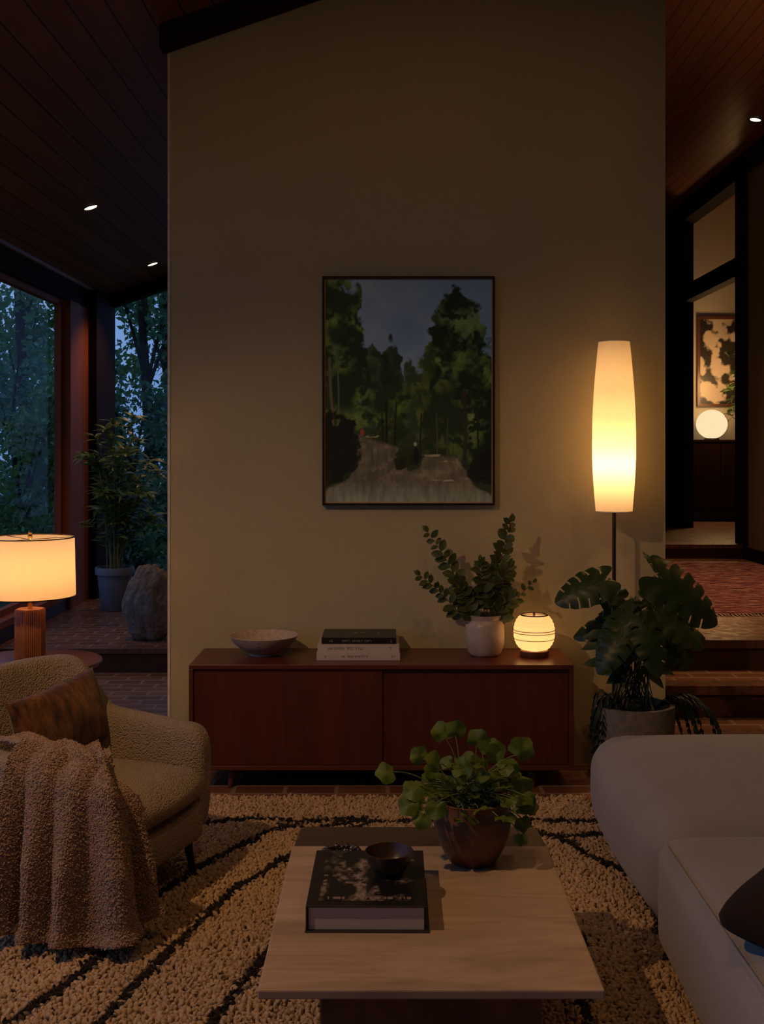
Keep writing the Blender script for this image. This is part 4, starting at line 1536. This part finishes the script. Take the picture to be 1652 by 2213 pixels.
# ------------------------------------------------------------------ armchair
CH_U = Vector((0.945, -0.327, 0))
CH_V = Vector((0.327, 0.945, 0))
far_corner = Vector((-0.63, 4.25, 0))
CHW, CHD = 0.385, 0.42
ch_loc = far_corner - CH_V * CHW - CH_U * CHD
ch_rot = math.atan2(CH_U.y, CH_U.x)
M['boucle'] = m_fabric('boucle', (0.46, 0.345, 0.255, 1), (0.40, 0.295, 0.215, 1), 170, 0.9, 0.95, 5, 0.007)
ac = thing('armchair', 'cream boucle tub armchair with dark tapered legs at the edge of the rug', 'armchair', ch_loc, ch_rot)


def arm_top(u):
    """height of the arm along the chair depth"""
    t = max(0, min(1, (CHD - u) / 0.62))
    return 0.545 + 0.065 * t


# tub wall swept round the back: local x = forward (u), local y = far side (v)
path = []
UB, rc = -0.235, 0.22
VA = CHW - 0.055
for i in range(15):
    path.append((CHD - 0.03 - i / 14 * (CHD - 0.03 - UB - rc), -VA, 'arm'))
for i in range(1, 12):
    ang = PI / 2 * i / 12
    path.append((UB + rc - rc * math.sin(ang), -VA + rc * (1 - math.cos(ang)), 'c'))
for i in range(9):
    path.append((UB, -VA + rc + 2 * (VA - rc) * i / 8, 'b'))
for i in range(11, 0, -1):
    ang = PI / 2 * i / 12
    path.append((UB + rc - rc * math.sin(ang), VA - rc * (1 - math.cos(ang)), 'c'))
for i in range(14, -1, -1):
    path.append((CHD - 0.03 - i / 14 * (CHD - 0.03 - UB - rc), VA, 'arm'))
sm = lambda e0, e1, q_: (lambda t_: t_ * t_ * (3 - 2 * t_))(max(0, min(1, (q_ - e0) / (e1 - e0))))


def wall_h(u):
    b_ = sm(-0.045, -0.165, u)
    return arm_top(u) * (1 - b_) + 0.785 * b_


npr = 20
vs, fs = [], []
m = len(path)
for i, (u, v_, k_) in enumerate(path):
    p0 = path[max(0, i - 1)]
    p1 = path[min(m - 1, i + 1)]
    tx, ty = p1[0] - p0[0], p1[1] - p0[1]
    L = math.hypot(tx, ty)
    nx_, ny_ = ty / L, -tx / L          # outward (away from the seat)
    cx_, cy_ = u, v_
    if nx_ * (cx_ - 0.12) + ny_ * cy_ < 0:
        nx_, ny_ = -nx_, -ny_
    top = wall_h(u)
    zb_ = 0.15
    hw_ = 0.055
    e = min(i, m - 1 - i)
    shrink = 1.0 if e > 1 else (0.93 if e == 1 else 0.72)
    for k in range(npr):
        a_ = 2 * PI * k / npr
        ca, sa = math.cos(a_), math.sin(a_)
        sq = lambda q_, p_: math.copysign(abs(q_) ** p_, q_)
        wx = hw_ * sq(ca, 0.55) * shrink
        wz = (top - zb_) / 2 * sq(sa, 0.32) * (shrink if e < 2 else 1)
        z = (top + zb_) / 2 + wz
        lean = (0.02 + 0.09 * sm(0.0, -0.2, u)) * sm(0.35, 0.8, z) - 0.02 * sm(0.3, 0.15, z)
        vs.append((cx_ + nx_ * (wx + lean), cy_ + ny_ * (wx + lean), z))
for i in range(m - 1):
    for k in range(npr):
        k2 = (k + 1) % npr
        fs.append((i * npr + k, i * npr + k2, (i + 1) * npr + k2, (i + 1) * npr + k))
fs += [tuple(range(npr)), tuple((m - 1) * npr + k for k in range(npr))]
subsurf(MB().add(vs, fs).build('tub_shell', M['boucle'], ac, angle=80), 1)
MB().softbox((0.085, 0, 0.222), (0.32, CHW - 0.105, 0.072), 0.03, (0.02, 0, 0.0), 12).build('seat_base', M['boucle'], ac)
MB().softbox((0.115, 0, 0.355), (0.295, CHW - 0.107, 0.062), 0.055, (0.035, 0.0, 0.03), 16).build('seat_cushion', M['boucle'], ac)
for (su, sv) in ((0.33, 0.27), (0.33, -0.27), (-0.17, 0.22), (-0.17, -0.22)):
    MB().tube([(su, sv, 0.155), (su + 0.02 * (1 if su > 0 else -1), sv * 1.05, 0.012)], [0.019, 0.011], 12).build('leg', M['black'], ac)

# cushion on the armchair
N = Nodes('rust_velvet', 0.75, 0.2)
v = N.coords('Object', (1, 1, 0.5))
f = N.noise(v, 17, 7, 0.72, 0.1)
col = N.ramp(f, [(0.34, (0.020, 0.011, 0.008, 1)), (0.5, (0.17, 0.065, 0.02, 1)), (0.66, (0.38, 0.145, 0.036, 1))])
col = N.mix(N.math('MULTIPLY', N.noise(N.coords('Object', (1, 1, 1)), 70, 3), 0.4), col, (0.03, 0.015, 0.010, 1))
N.color(col)
N.bump(N.noise(v, 60, 3), 0.3, 0.004)
N.b.inputs['Sheen Weight'].default_value = 0.2
M['rust'] = N.m


def pillow(name, m, hw_, hh_, tk, label, cat, mat4, rnd_=0.0):
    def side(sg):
        def fn(a_, b_):
            x_ = -1 + 2 * a_
            y_ = -1 + 2 * b_
            e = max(0, 1 - x_ * x_) ** 0.42 * max(0, 1 - y_ * y_) ** 0.42
            # slightly concave edges and pulled corners
            kx = 1 - 0.055 * (1 - y_ * y_)
            ky = 1 - 0.065 * (1 - x_ * x_)
            # rounded corners
            cr_ = 1 - rnd_ * (abs(x_) * abs(y_)) ** 4
            kx *= cr_
            ky *= cr_
            wr = 0.006 * math.sin(6 * x_ + 4 * y_) * e
            return (x_ * hw_ * kx, sg * (tk * e + wr * 0.5) + 0, y_ * hh_ * ky)
        return fn
    pm = MB()
    pm.grid(side(1), 34, 28)
    pm.grid(side(-1), 34, 28)
    bm2 = bmesh.new()
    me = bpy.data.meshes.new(name)
    me.from_pydata(pm.v, [], pm.f)
    bm2.from_mesh(me)
    bmesh.ops.remove_doubles(bm2, verts=bm2.verts, dist=0.0005)
    bmesh.ops.recalc_face_normals(bm2, faces=bm2.faces)
    bm2.to_mesh(me)
    bm2.free()
    me.materials.append(m)
    me.polygons.foreach_set('use_smooth', [True] * len(me.polygons))
    o_ = bpy.data.objects.new(name, me)
    C.objects.link(o_)
    o_.matrix_world = mat4
    tag(o_, label, cat)
    return o_


def frame_mat(c_, xdir, zdir):
    x_ = Vector(xdir).normalized()
    z_ = Vector(zdir)
    z_ = (z_ - x_ * z_.dot(x_)).normalized()
    y_ = z_.cross(x_)
    mm = Matrix((x_, y_, z_)).transposed().to_4x4()
    mm.translation = Vector(c_)
    return mm


def chw(u, v_, z):
    return ch_loc + CH_U * u + CH_V * v_ + Vector((0, 0, z))


# leaning against the back of the chair
pc = chw(-0.07, 0.06, 0.60)
pillow('throw_pillow', M['rust'], 0.262, 0.135, 0.058, 'rust brown mottled velvet lumbar cushion leaning in the armchair', 'cushion',
       frame_mat(pc, CH_V * 1.0 + Vector((0, 0, 0.06)), Vector((0, 0, 1)) - CH_U * 0.30))

# throw blanket over the near arm and front corner of the chair
M['throw'] = m_fabric('fleece_throw', (0.42, 0.275, 0.195, 1), (0.35, 0.225, 0.155, 1), 110, 0.8, 0.97, 5, 0.008, 0.3)


def plan(s):
    """skirt line round the near front corner, local (u, v) and outward normal"""
    La, Lc, Lb = 0.305, 0.13, 0.055
    q_ = s * (La + Lc + Lb)
    ve = -CHW - 0.045
    if q_ < La:
        return (0.08 + q_, ve), (0, -1)
    if q_ < La + Lc:
        a_ = (q_ - La) / Lc * PI / 2
        return (0.385 + 0.07 * math.sin(a_), ve + 0.07 * (1 - math.cos(a_))), (math.sin(a_), -math.cos(a_))
    return (0.455, ve + 0.07 + (q_ - La - Lc)), (1, 0)


def support(u, v_):
    h = 0.0
    if v_ < -CHW + 0.14 and u < CHD + 0.02:
        h = max(h, wall_h(max(u, 0.0)) + 0.014)
    if v_ > -CHW + 0.05 and u < 0.46:
        h = max(h, 0.462 - 0.10 * sm(0.36, 0.46, u))
    return h


def throw_fn(s, t):
    (pu, pv), (nu, nv_) = plan(s)
    zt = 0.60 - 0.045 * sm(0.0, 0.5, s) - 0.075 * sm(0.62, 1.0, s)
    ph_ = s + 0.05 * math.sin(3.1 * t + 1) * (1 - s)
    fold = 1.0 * math.sin(2 * PI * 4.1 * ph_ + 0.9) + 0.35 * math.sin(2 * PI * 2.3 * ph_ + 2.2) + 0.16 * math.sin(2 * PI * 9.0 * ph_ + 4 * t)
    iu, iv = -0.06 + 0.10 * s, -CHW + 0.06 + 0.46 * s
    eu, ev = pu - nu * 0.075, pv - nv_ * 0.075
    if t < 0.34:
        q_ = t / 0.34
        u = iu + (eu - iu) * q_
        v_ = iv + (ev - iv) * q_
        base_z = support(u, v_)
        z = max(base_z, zt * q_ ** 2 + (0.49 if s > 0.3 else 0.55) * (1 - q_ ** 2)) + 0.010 + 0.016 * (fold + 1.1) * (0.35 + 0.65 * q_)
        return (u, v_, z)
    amp0 = 0.016 * (fold + 1.1)
    if t < 0.46:
        a_ = (t - 0.34) / 0.12 * PI / 2
        o_ = 0.075 * math.sin(a_) + 0.014 * math.sin(a_) * (fold + 1)
        return (eu + nu * o_, ev + nv_ * o_, zt + 0.010 + amp0 - 0.075 * (1 - math.cos(a_)) - amp0 * (1 - math.cos(a_)) * 0.5)
    q_ = (t - 0.46) / 0.54
    z0 = zt - 0.065 + amp0 * 0.5
    zend = 0.056 + 0.012 * (fold + 1) + 0.035 * sm(0.75, 1.0, s) + 0.02 * sm(0.2, 0.0, s)
    z = z0 + (zend - z0) * q_
    out = 0.014 * (fold + 1) + 0.040 * (fold + 1) * min(1, q_ * 2.0) * (1 - 0.45 * s) + 0.02 * q_ ** 2
    # the hem kicks out along the pile
    e = sm(0.88, 1.0, q_)
    out += 0.02 * e
    tx_, ty_ = -nv_, nu
    sl = 0.05 * q_ * (0.5 - s)
    return (pu + nu * out - tx_ * sl, pv + nv_ * out - ty_ * sl, z)


NU_, NV_ = 110, 96
tm = MB().grid(throw_fn, NU_, NV_)
th_ = tm.build('throw_blanket', M['throw'], loc=ch_loc, angle=80)
th_.rotation_euler = (0, 0, ch_rot)
tag(th_, 'fluffy brown fleece throw draped over the near arm of the armchair', 'throw blanket')
solid(th_, 0.014, 0)
# the fleece itself: short tufts all over the outside
gv = np.array(tm.v).reshape(NV_, NU_, 3)
rng2 = np.random.default_rng(3)
nt_ = 34000
fi = rng2.uniform(0, NU_ - 1.001, nt_)
fj = rng2.uniform(0, NV_ - 1.001, nt_)
i0, j0 = fi.astype(int), fj.astype(int)
ai, aj = (fi - i0)[:, None], (fj - j0)[:, None]
p00, p10, p01, p11 = gv[j0, i0], gv[j0, i0 + 1], gv[j0 + 1, i0], gv[j0 + 1, i0 + 1]
pp = (p00 * (1 - ai) + p10 * ai) * (1 - aj) + (p01 * (1 - ai) + p11 * ai) * aj
nn_ = np.cross(p10 - p00, p01 - p00)
nn_ /= np.linalg.norm(nn_, axis=1, keepdims=True) + 1e-9
cen = np.array([0.12, -0.05, 0.2])
flip_ = np.sign(np.sum(nn_ * (pp - cen), axis=1, keepdims=True))
flip_[flip_ == 0] = 1
nn_ = nn_ * flip_
V, Fq, per = tufts(pp + nn_ * 0.006, nn_ + rng2.normal(0, 0.45, nn_.shape), 0.0052, 0.0046, rng2, 0.5)
cc_ = np.array([0.42, 0.275, 0.195]) * (0.72 + 0.5 * rng2.random((nt_, 1)))
M['fleece'] = m_attr('fleece_tufts', 0.95, 0.05, sheen=0.25)
o = np_mesh('fleece', V, Fq, M['fleece'], th_, np.repeat(cc_, per, axis=0))
o['kind'] = 'stuff'

# ------------------------------------------------------------------ sofa
M['sofa'] = m_fabric('sofa_weave', (0.37, 0.34, 0.34, 1), (0.32, 0.295, 0.295, 1), 420, 0.35, 0.95, 3, 0.003, 0.25)
sf = thing('sofa', 'plump low light grey modular sofa at the edge of the rug', 'sofa', (1.5, 3.0, 0))


def sag(q_):
    return [q_[0] + 0.035 * (1 - ((q_[2] + 0.02) / 0.2) ** 2) * (1 if q_[0] > 0 else -1) * 0.0, q_[1], q_[2]]


MB().softbox((0.035, 1.075, 0.235), (0.69, 0.595, 0.185), 0.12, (0.05, 0.04, 0.03), 22).build('end_module', M['sofa'], sf)
MB().softbox((0.03, -0.47, 0.23), (0.705, 0.94, 0.183), 0.085, (0.03, 0.015, 0.025), 26).build('seat_module', M['sofa'], sf)
sp_ = MB()
xa, ya, zz = -0.655, 0.445, 0.402
sp_.tube([(xa - 0.012 * math.sin(PI * k / 20), ya - 0.05 - 1.75 * k / 20, 0.396 + 0.005 * math.sin(PI * k / 20)) for k in range(21)], 0.0035, 6)
sp_.build('piping', M['sofa'], sf)

for fx in (-0.35, 0.55):
    for fy in (-1.2, 0.3, 1.5):
        MB().lathe([(0.03, 0.0), (0.035, 0.05)], 20, fx, fy).build('foot', M['black'], sf)

# dark cushion on the sofa
M['dark_cushion'] = m_fabric('dark_brown_cloth', (0.030, 0.016, 0.011, 1), (0.022, 0.012, 0.009, 1), 300, 0.4, 0.9, 6, 0.003, 0.05)
pcen = Vector((1.02, 2.665, 0.487))
pillow('throw_pillow', M['dark_cushion'], 0.19, 0.19, 0.07, 'dark brown square cushion lying on the grey sofa', 'cushion',
       frame_mat(pcen, (0.68, 0.715, 0.11), (0.62, -0.78, -0.07)), 0.16)

# ------------------------------------------------------------------ alcove: potted plant and standing stone
APX, APY = (248 - CX) / F * 9.9, 9.9
ap = thing('potted_shrub', 'tall leafy shrub in a plain blue grey pot in the window alcove', 'plant', (APX, APY, 0.16))
M['grey_pot'] = plain('blue_grey_pot', (0.17, 0.18, 0.21, 1), (0.14, 0.15, 0.18, 1), 10, 0.6, 0.05)
MB().lathe([(0, 0), (0.112, 0), (0.118, 0.008), (0.148, 0.31), (0.150, 0.32), (0.168, 0.322), (0.172, 0.375), (0.168, 0.385), (0.158, 0.385), (0.15, 0.34)], 56, cap0=False, cap1=False).build('pot', M['grey_pot'], ap)
MB().lathe([(0.152, 0.345), (0.08, 0.352), (0, 0.355)], 32, cap0=False, cap1=False).build('soil', M['soil'], ap)
M['shrub_leaf'] = m_leaf('shrub_leaves', (0.17, 0.23, 0.05, 1), (0.07, 0.12, 0.04, 1), 0.4, 0.25)
rn = random.Random(77)
lv, stm = MB(), MB()
for k in range(30):
    a_ = rn.uniform(0, 2 * PI)
    rr = rn.uniform(0.08, 0.5)
    H = rn.uniform(0.55, 1.52) * (1.05 - 0.35 * rr)
    tip = Vector((math.cos(a_) * rr * (0.85 if math.cos(a_) < 0 else 1.15) + 0.03, math.sin(a_) * rr * 0.7, 0.35 + H - 0.35 * rr))
    b0 = Vector((rn.uniform(-.06, .06), rn.uniform(-.06, .06), 0.35))
    pts = bez(b0, Vector((tip.x * 0.35, tip.y * 0.35, tip.z * 0.92 + 0.1)), tip, 16)
    stm.tube(pts, [0.006 - 0.004 * i / 16 for i in range(17)], 6)
    for i in range(4, 17):
        for q_ in range(2):
            dr = (pts[i] - pts[i - 1]).normalized()
            an = rn.uniform(0, 2 * PI)
            sd = Vector((math.cos(an), math.sin(an), rn.uniform(-0.5, 0.4))) + dr * 0.7
            L = rn.uniform(0.09, 0.17)
            p_ = pts[i]
            tip_w = p_ + sd.normalized() * L
            if tip_w.x < X_LEFT + 0.05 - APX or tip_w.y > Y_BACK - 0.1 - APY:
                continue
            lv.leaf(p_, sd, (rn.uniform(-.3, .3), -0.4, 1), L, L * rn.uniform(0.22, 0.34), 'lance', rn.uniform(0.15, 0.5), 0.2, 5)
lv.build('leaves', M['shrub_leaf'], ap)
stm.build('stems', M['stalk'], ap)

N = Nodes('rough_boulder', 0.9, 0.2)
v = N.coords('Object')
f = N.noise(v, 6, 8, 0.7, 0.4)
N.color(N.ramp(f, [(0.3, (0.17, 0.12, 0.09, 1)), (0.55, (0.38, 0.28, 0.21, 1)), (0.8, (0.55, 0.43, 0.34, 1))]))
N.bump(N.math('ADD', f, N.noise(v, 40, 6, 0.7)), 0.9, 0.03)
M['boulder'] = N.m
from mathutils import noise as mnoise
sx_ = (328 - CX) / F * 8.45
bmz = bmesh.new()
bmesh.ops.create_icosphere(bmz, subdivisions=6, radius=1.0)
for v_ in bmz.verts:
    p = v_.co.copy()
    n_ = p.normalized()
    q_ = Vector((n_.x * 0.20, n_.y * 0.17, n_.z * 0.31))
    k = 1.0 + 0.16 * (mnoise.noise(n_ * 1.7 + Vector((3, 1, 2)))) + 0.06 * mnoise.noise(n_ * 5.0) + 0.03 * mnoise.noise(n_ * 13.0) + 0.012 * mnoise.noise(n_ * 31.0)
    q_ *= k
    if q_.z < -0.26:
        q_.z = -0.26 + (q_.z + 0.26) * 0.1
    # narrower towards the top
    q_.x *= 1.0 - 0.22 * max(0, q_.z / 0.31)
    v_.co = q_ + Vector((0.0, 0, 0.29))
zmin = min(v_.co.z for v_ in bmz.verts)
for v_ in bmz.verts:
    v_.co.z -= zmin
me = bpy.data.meshes.new('standing_stone')
bmz.to_mesh(me)
bmz.free()
me.materials.append(M['boulder'])
me.polygons.foreach_set('use_smooth', [True] * len(me.polygons))
o = bpy.data.objects.new('standing_stone', me)
C.objects.link(o)
o.location = (sx_ + 0.0, 8.42, 0.16)
tag(o, 'upright rough egg shaped boulder standing on the brick platform by the wall', 'stone')

# ------------------------------------------------------------------ hall: kilim, far room
kl = thing('kilim_rug', 'red and purple striped flat woven rug on the brick landing', 'rug', (2.35, 8.9, Z3))
N = Nodes('kilim_weave', 0.9, 0.1)
v = N.coords('Object', (0.55, 2.2, 1))
f = N.noise(v, 7, 3, 0.6, 1.6)
w_ = N.new('ShaderNodeTexWave')
w_.bands_direction = 'Y'
w_.inputs['Scale'].default_value = 1.35
w_.inputs['Distortion'].default_value = 5.0
w_.inputs['Detail'].default_value = 3.0
w_.inputs['Detail Scale'].default_value = 2.2
N.link(v, w_.inputs['Vector'])
col = N.ramp(w_.outputs['Fac'], [(0.0, (0.035, 0.014, 0.02, 1)), (0.2, (0.32, 0.045, 0.05, 1)), (0.4, (0.12, 0.035, 0.09, 1)), (0.55, (0.40, 0.075, 0.055, 1)), (0.78, (0.60, 0.38, 0.27, 1)), (0.86, (0.20, 0.03, 0.06, 1))])
dsh = N.noise(N.coords('Object', (1.6, 9, 1), (0, 0, 0.12)), 5, 4, 0.6)
col = N.mix(N.ramp(dsh, [(0.56, (0, 0, 0, 1)), (0.62, (1, 1, 1, 1))]), col, (0.62, 0.42, 0.30, 1))
col = N.mix(N.ramp(dsh, [(0.40, (1, 1, 1, 1)), (0.45, (0, 0, 0, 1))]), col, (0.035, 0.018, 0.05, 1))
col = N.mix(N.math('MULTIPLY', f, 0.35), col, (0.05, 0.015, 0.03, 1))
N.color(col)
N.bump(N.noise(N.coords('Object'), 130, 2), 0.3, 0.003)
M['kilim'] = N.m
km = MB()
km.grid(lambda a_, b_: (-1.1 + 2.2 * a_, -1.64 + 3.3 * b_, 0.010 + 0.004 * math.sin(9 * a_ + 4) * math.sin(7 * b_)), 40, 50)
km.box(-1.1, 1.1, -1.64, 1.66, 0.0005, 0.0045)
km.build('weave', M['kilim'], kl)
kf = MB()
for k in range(90):
    x_ = -1.09 + 2.18 * k / 89
    kf.tube([(x_, -1.635, 0.008), (x_ + 0.006 * math.sin(k * 1.7), -1.70, 0.004)], 0.004, 5)
o = kf.build('fringe', M['paper'], kl)

cab = thing('cabinet', 'dark wood cabinet under the globe lamp in the far room', 'cabinet', (4.55, 14.6, Z4))
cz = 1.055
cbm = MB()
cbm.box(-0.82, 0.82, -0.27, 0.27, cz - 0.03, cz)
cbm.box(-0.80, 0.80, -0.25, 0.26, 0.12, cz - 0.03)
bevel(cbm.build('body', M['post'], cab, smooth=False), 0.003)
for k in range(3):
    x0 = -0.79 + k * 0.53
    MB().box(x0, x0 + 0.52, -0.265, -0.2505, 0.14, cz - 0.05).build('door', M['post'], cab, smooth=False)
for sx in (-1, 1):
    for sy in (-1, 1):
        MB().tube([(sx * 0.72, sy * 0.2, 0.125), (sx * 0.74, sy * 0.21, 0.0)], [0.024, 0.016], 10).build('leg', M['post'], cab)
gl = thing('globe_lamp', 'round glowing white globe lamp on the far room cabinet', 'lamp', (4.25, 14.62, Z4 + cz))
MB().lathe([(0, 0), (0.09, 0), (0.10, 0.006), (0.095, 0.02), (0.0, 0.024)], 32, cap0=False, cap1=False).build('foot', M['bronze'], gl)
m_globe = m_emit('opal_globe', (1.0, 0.76, 0.44, 1), 1.0)
MB().lathe([(0.2 * math.cos(R(q_)) + 1e-4, 0.205 + 0.19 * math.sin(R(q_))) for q_ in range(-80, 91, 5)], 48).build('globe', m_globe, gl)
point('far_room_fill', (4.30, 14.1, Z4 + cz + 0.7), 34.0, WARM, 0.2)  # fill point added in front of the globe to brighten the far wall

# framed print in the far room
fp = thing('framed_print', 'framed black and cream botanical print on the far room wall', 'picture', (4.56, 14.88, 2.75))
fr = MB()
hw_, hh_, t = 0.43, 0.60, 0.035
for (a_, b_, c_, d_) in ((-hw_, hw_, hh_ - t, hh_), (-hw_, hw_, -hh_, -hh_ + t), (-hw_, -hw_ + t, -hh_ + t, hh_ - t), (hw_ - t, hw_, -hh_ + t, hh_ - t)):
    fr.box(a_, b_, -0.03, 0.018, c_, d_)
fr.build('frame', M['walnut'], fp, smooth=False)
nx, ny = 70, 96
u, v = np.meshgrid(np.linspace(0, 1, nx), np.linspace(0, 1, ny))
lum = np.clip((fbm(u * 7, v * 10, 71, 6) - 0.47) * 9 + 1.2 * (np.hypot(u - 0.6, v - 0.55) - 0.28), 0, 1)
img = np.array([0.03, 0.024, 0.02]) + lum[..., None] * np.array([0.58, 0.46, 0.34])
picture('print', hw_ - t, hh_ - t, nx, ny, img.reshape(-1, 3), M['print'], fp, -0.004)
MB().box(-hw_ + t, hw_ - t, 0.0, 0.017, -hh_ + t, hh_ - t).build('backing_board', M['walnut'], fp, smooth=False)

# vase with dark foliage in the far room
o = MB().lathe([(0, 0), (0.07, 0), (0.10, 0.05), (0.11, 0.14), (0.085, 0.22), (0.06, 0.26), (0.068, 0.28), (0.058, 0.28), (0.05, 0.25), (0.0, 0.24)], 36, cap0=False, cap1=False).build('vase', M['ceramic'], loc=(4.74, 14.48, Z4 + cz))
tag(o, 'pale vase of dark greenery on the far room cabinet, behind the door post', 'vase')
vb = thing('greenery_bunch', 'bunch of dark green branches hanging over the globe lamp in the far room', 'branches', (4.66, 14.40, Z4 + cz + 0.20))
lv, stm = MB(), MB()
rn = random.Random(5)
for k in range(34):
    tip = Vector((rn.uniform(-0.30, 0.3), rn.uniform(-0.2, 0.14), rn.uniform(0.08, 0.95)))
    pts = bez((0, 0, 0.05), (tip.x * 0.4, tip.y * 0.4, tip.z * 0.8 + 0.3), tip, 12)
    stm.tube(pts, 0.004, 5)
    for i in range(4, 13):
        for q_ in range(2):
            an = rn.uniform(0, 2 * PI)
            L = rn.uniform(0.06, 0.11)
            lv.leaf(pts[i], (math.cos(an), math.sin(an), rn.uniform(-0.6, 0.3)), (0, -0.5, 1), L, L * 0.45, 'oval', 0.2, 0.2, 4)
lv.build('leaves', M['monstera'], vb)
stm.build('stems', M['twig'], vb)

# ------------------------------------------------------------------ garden beyond the windows
struct('ground', MB().box(-30, 3.0, 11.4, 40, -0.4, -0.1).box(-30, X_LEFT - 0.2, -8, 11.4, -0.4, -0.1), plain('garden_ground', (0.03, 0.04, 0.02, 1), (0.015, 0.02, 0.01, 1), 3, 0.95))
M['tree_a'] = m_leaf('garden_leaves_a', (0.16, 0.27, 0.11, 1), (0.08, 0.16, 0.07, 1), 0.4, 0.3)
M['tree_b'] = m_leaf('garden_leaves_b', (0.11, 0.24, 0.15, 1), (0.05, 0.13, 0.09, 1), 0.4, 0.3)
M['bark'] = plain('garden_bark', (0.04, 0.03, 0.022, 1), (0.025, 0.018, 0.014, 1), 14, 0.9, 0.5, 40)


def tree(name, label, cat, loc, height, spread, z0, nleaf, leaf, mat_, seed, branches=7, dens=0.55, group='garden trees and shrubs outside the windows'):
    t = thing(name, label, cat, loc, 0, group)
    rn_ = np.random.default_rng(seed)
    r_ = random.Random(seed)
    tr = MB()
    tr.tube([(0, 0, -0.1), (0.06, 0.03, height * 0.3), (-0.05, 0, height * 0.62), (0.05, 0.02, height * 0.92)], [0.09 * height / 5, 0.075 * height / 5, 0.045 * height / 5, 0.012], 8)
    cl_ = []
    for k in range(branches):
        a_ = r_.uniform(0, 2 * PI)
        zz_ = r_.uniform(z0, height * 0.85)
        e = Vector((math.cos(a_) * spread * r_.uniform(0.4, 0.95), math.sin(a_) * spread * r_.uniform(0.4, 0.95), zz_ + r_.uniform(0.2, 0.8)))
        pts = bez((0, 0, zz_ * 0.7), (e.x * 0.5, e.y * 0.5, zz_), e, 8)
        tr.tube(pts, [0.032 - 0.026 * i / 8 for i in range(9)], 6)
        cl_ += [pts[4], pts[6], pts[8], pts[8] + Vector((r_.uniform(-.4, .4), r_.uniform(-.4, .4), r_.uniform(-.3, .5)))]
    for k in range(branches * 3):
        cl_.append(Vector((r_.gauss(0, spread * 0.5), r_.gauss(0, spread * 0.5), r_.uniform(z0 * 0.7, height))))
    tr.build('trunk', M['bark'], t)
    cc = np.array([tuple(c_) for c_ in cl_])
    pick = rn_.integers(0, len(cc), nleaf)
    pos_ = cc[pick] + rn_.normal(0, dens * spread * 0.28, (nleaf, 3))
    pos_[:, 2] = np.maximum(pos_[:, 2], z0 * 0.3)
    rad = np.hypot(pos_[:, 0], pos_[:, 1])
    lim = spread * rn_.uniform(0.45, 1.0, nleaf)
    fac = np.where(rad > lim, lim / np.maximum(rad, 1e-6), 1.0)
    pos_[:, 0] *= fac
    pos_[:, 1] *= fac
    d_ = rn_.normal(size=(nleaf, 3))
    d_[:, 2] -= 0.6
    d_ /= np.linalg.norm(d_, axis=1, keepdims=True)
    r3 = rn_.normal(size=(nleaf, 3))
    s_ = np.cross(d_, r3)
    s_ /= np.linalg.norm(s_, axis=1, keepdims=True)
    n_ = np.cross(d_, s_)
    L_ = (leaf * rn_.uniform(0.6, 1.3, nleaf))[:, None]
    V_ = np.stack([pos_, pos_ + d_ * L_ * 0.45 + s_ * L_ * 0.27 + n_ * L_ * 0.05, pos_ + d_ * L_, pos_ + d_ * L_ * 0.45 - s_ * L_ * 0.27 + n_ * L_ * 0.05], 1).reshape(-1, 3)
    F_ = np.arange(nleaf * 4).reshape(-1, 4)
    np_mesh('foliage', V_, F_, mat_, t, smooth=False)
    return t


tree('garden_shrub', 'leafy shrub low in the side window beside the red jamb', 'shrub', (-4.1, 12.5, 0), 1.9, 0.65, 0.1, 3200, 0.09, M['tree_a'], 4)
tree('garden_shrub', 'broad dense shrub filling the lower half of the side window', 'shrub', (-4.85, 14.5, 0), 3.0, 0.95, 0.1, 6500, 0.10, M['tree_b'], 3)
tree('garden_tree', 'dark branching tree outside the side window, bright dusk sky showing between its leaves', 'tree', (-5.65, 17.2, 0), 6.4, 1.2, 1.4, 4200, 0.13, M['tree_a'], 1, 9)
tree('garden_tree', 'far tree behind the broad shrub outside the side window', 'tree', (-7.2, 21.5, 0), 4.6, 1.7, 0.6, 3800, 0.15, M['tree_b'], 8)
tree('garden_shrub', 'dark shrub behind the potted plant outside the alcove rear window', 'shrub', (-2.8, 12.5, 0), 2.1, 0.6, 0.1, 3500, 0.09, M['tree_b'], 7)
tree('garden_tree', 'dense tree filling the upper part of the alcove rear window', 'tree', (-3.15, 14.5, 0), 5.4, 0.75, 0.7, 5200, 0.10, M['tree_b'], 5)
tree('garden_tree', 'dark tree farthest back in the alcove rear window', 'tree', (-3.4, 17.2, 0), 6.0, 0.95, 0.7, 4200, 0.13, M['tree_a'], 6)

# pieces that belong to a part go under that part
NEST = {'shade_ring': 'lamp_shade', 'shade_rib': 'lamp_shade', 'lettering': 'cover', 'cover_print': 'cover', 'knob': 'top_ring', 'bulb_holder': 'pole', 'fringe': 'weave', 'lens': 'trim_ring', 'finial': 'shade_carrier'}
for o in list(bpy.data.objects):
    b_ = o.name.split('.')[0]
    if b_ in NEST and o.parent is not None and o.parent.type == 'EMPTY':
        for q_ in o.parent.children:
            if q_.name.split('.')[0] == NEST[b_]:
                o.parent = q_
                break
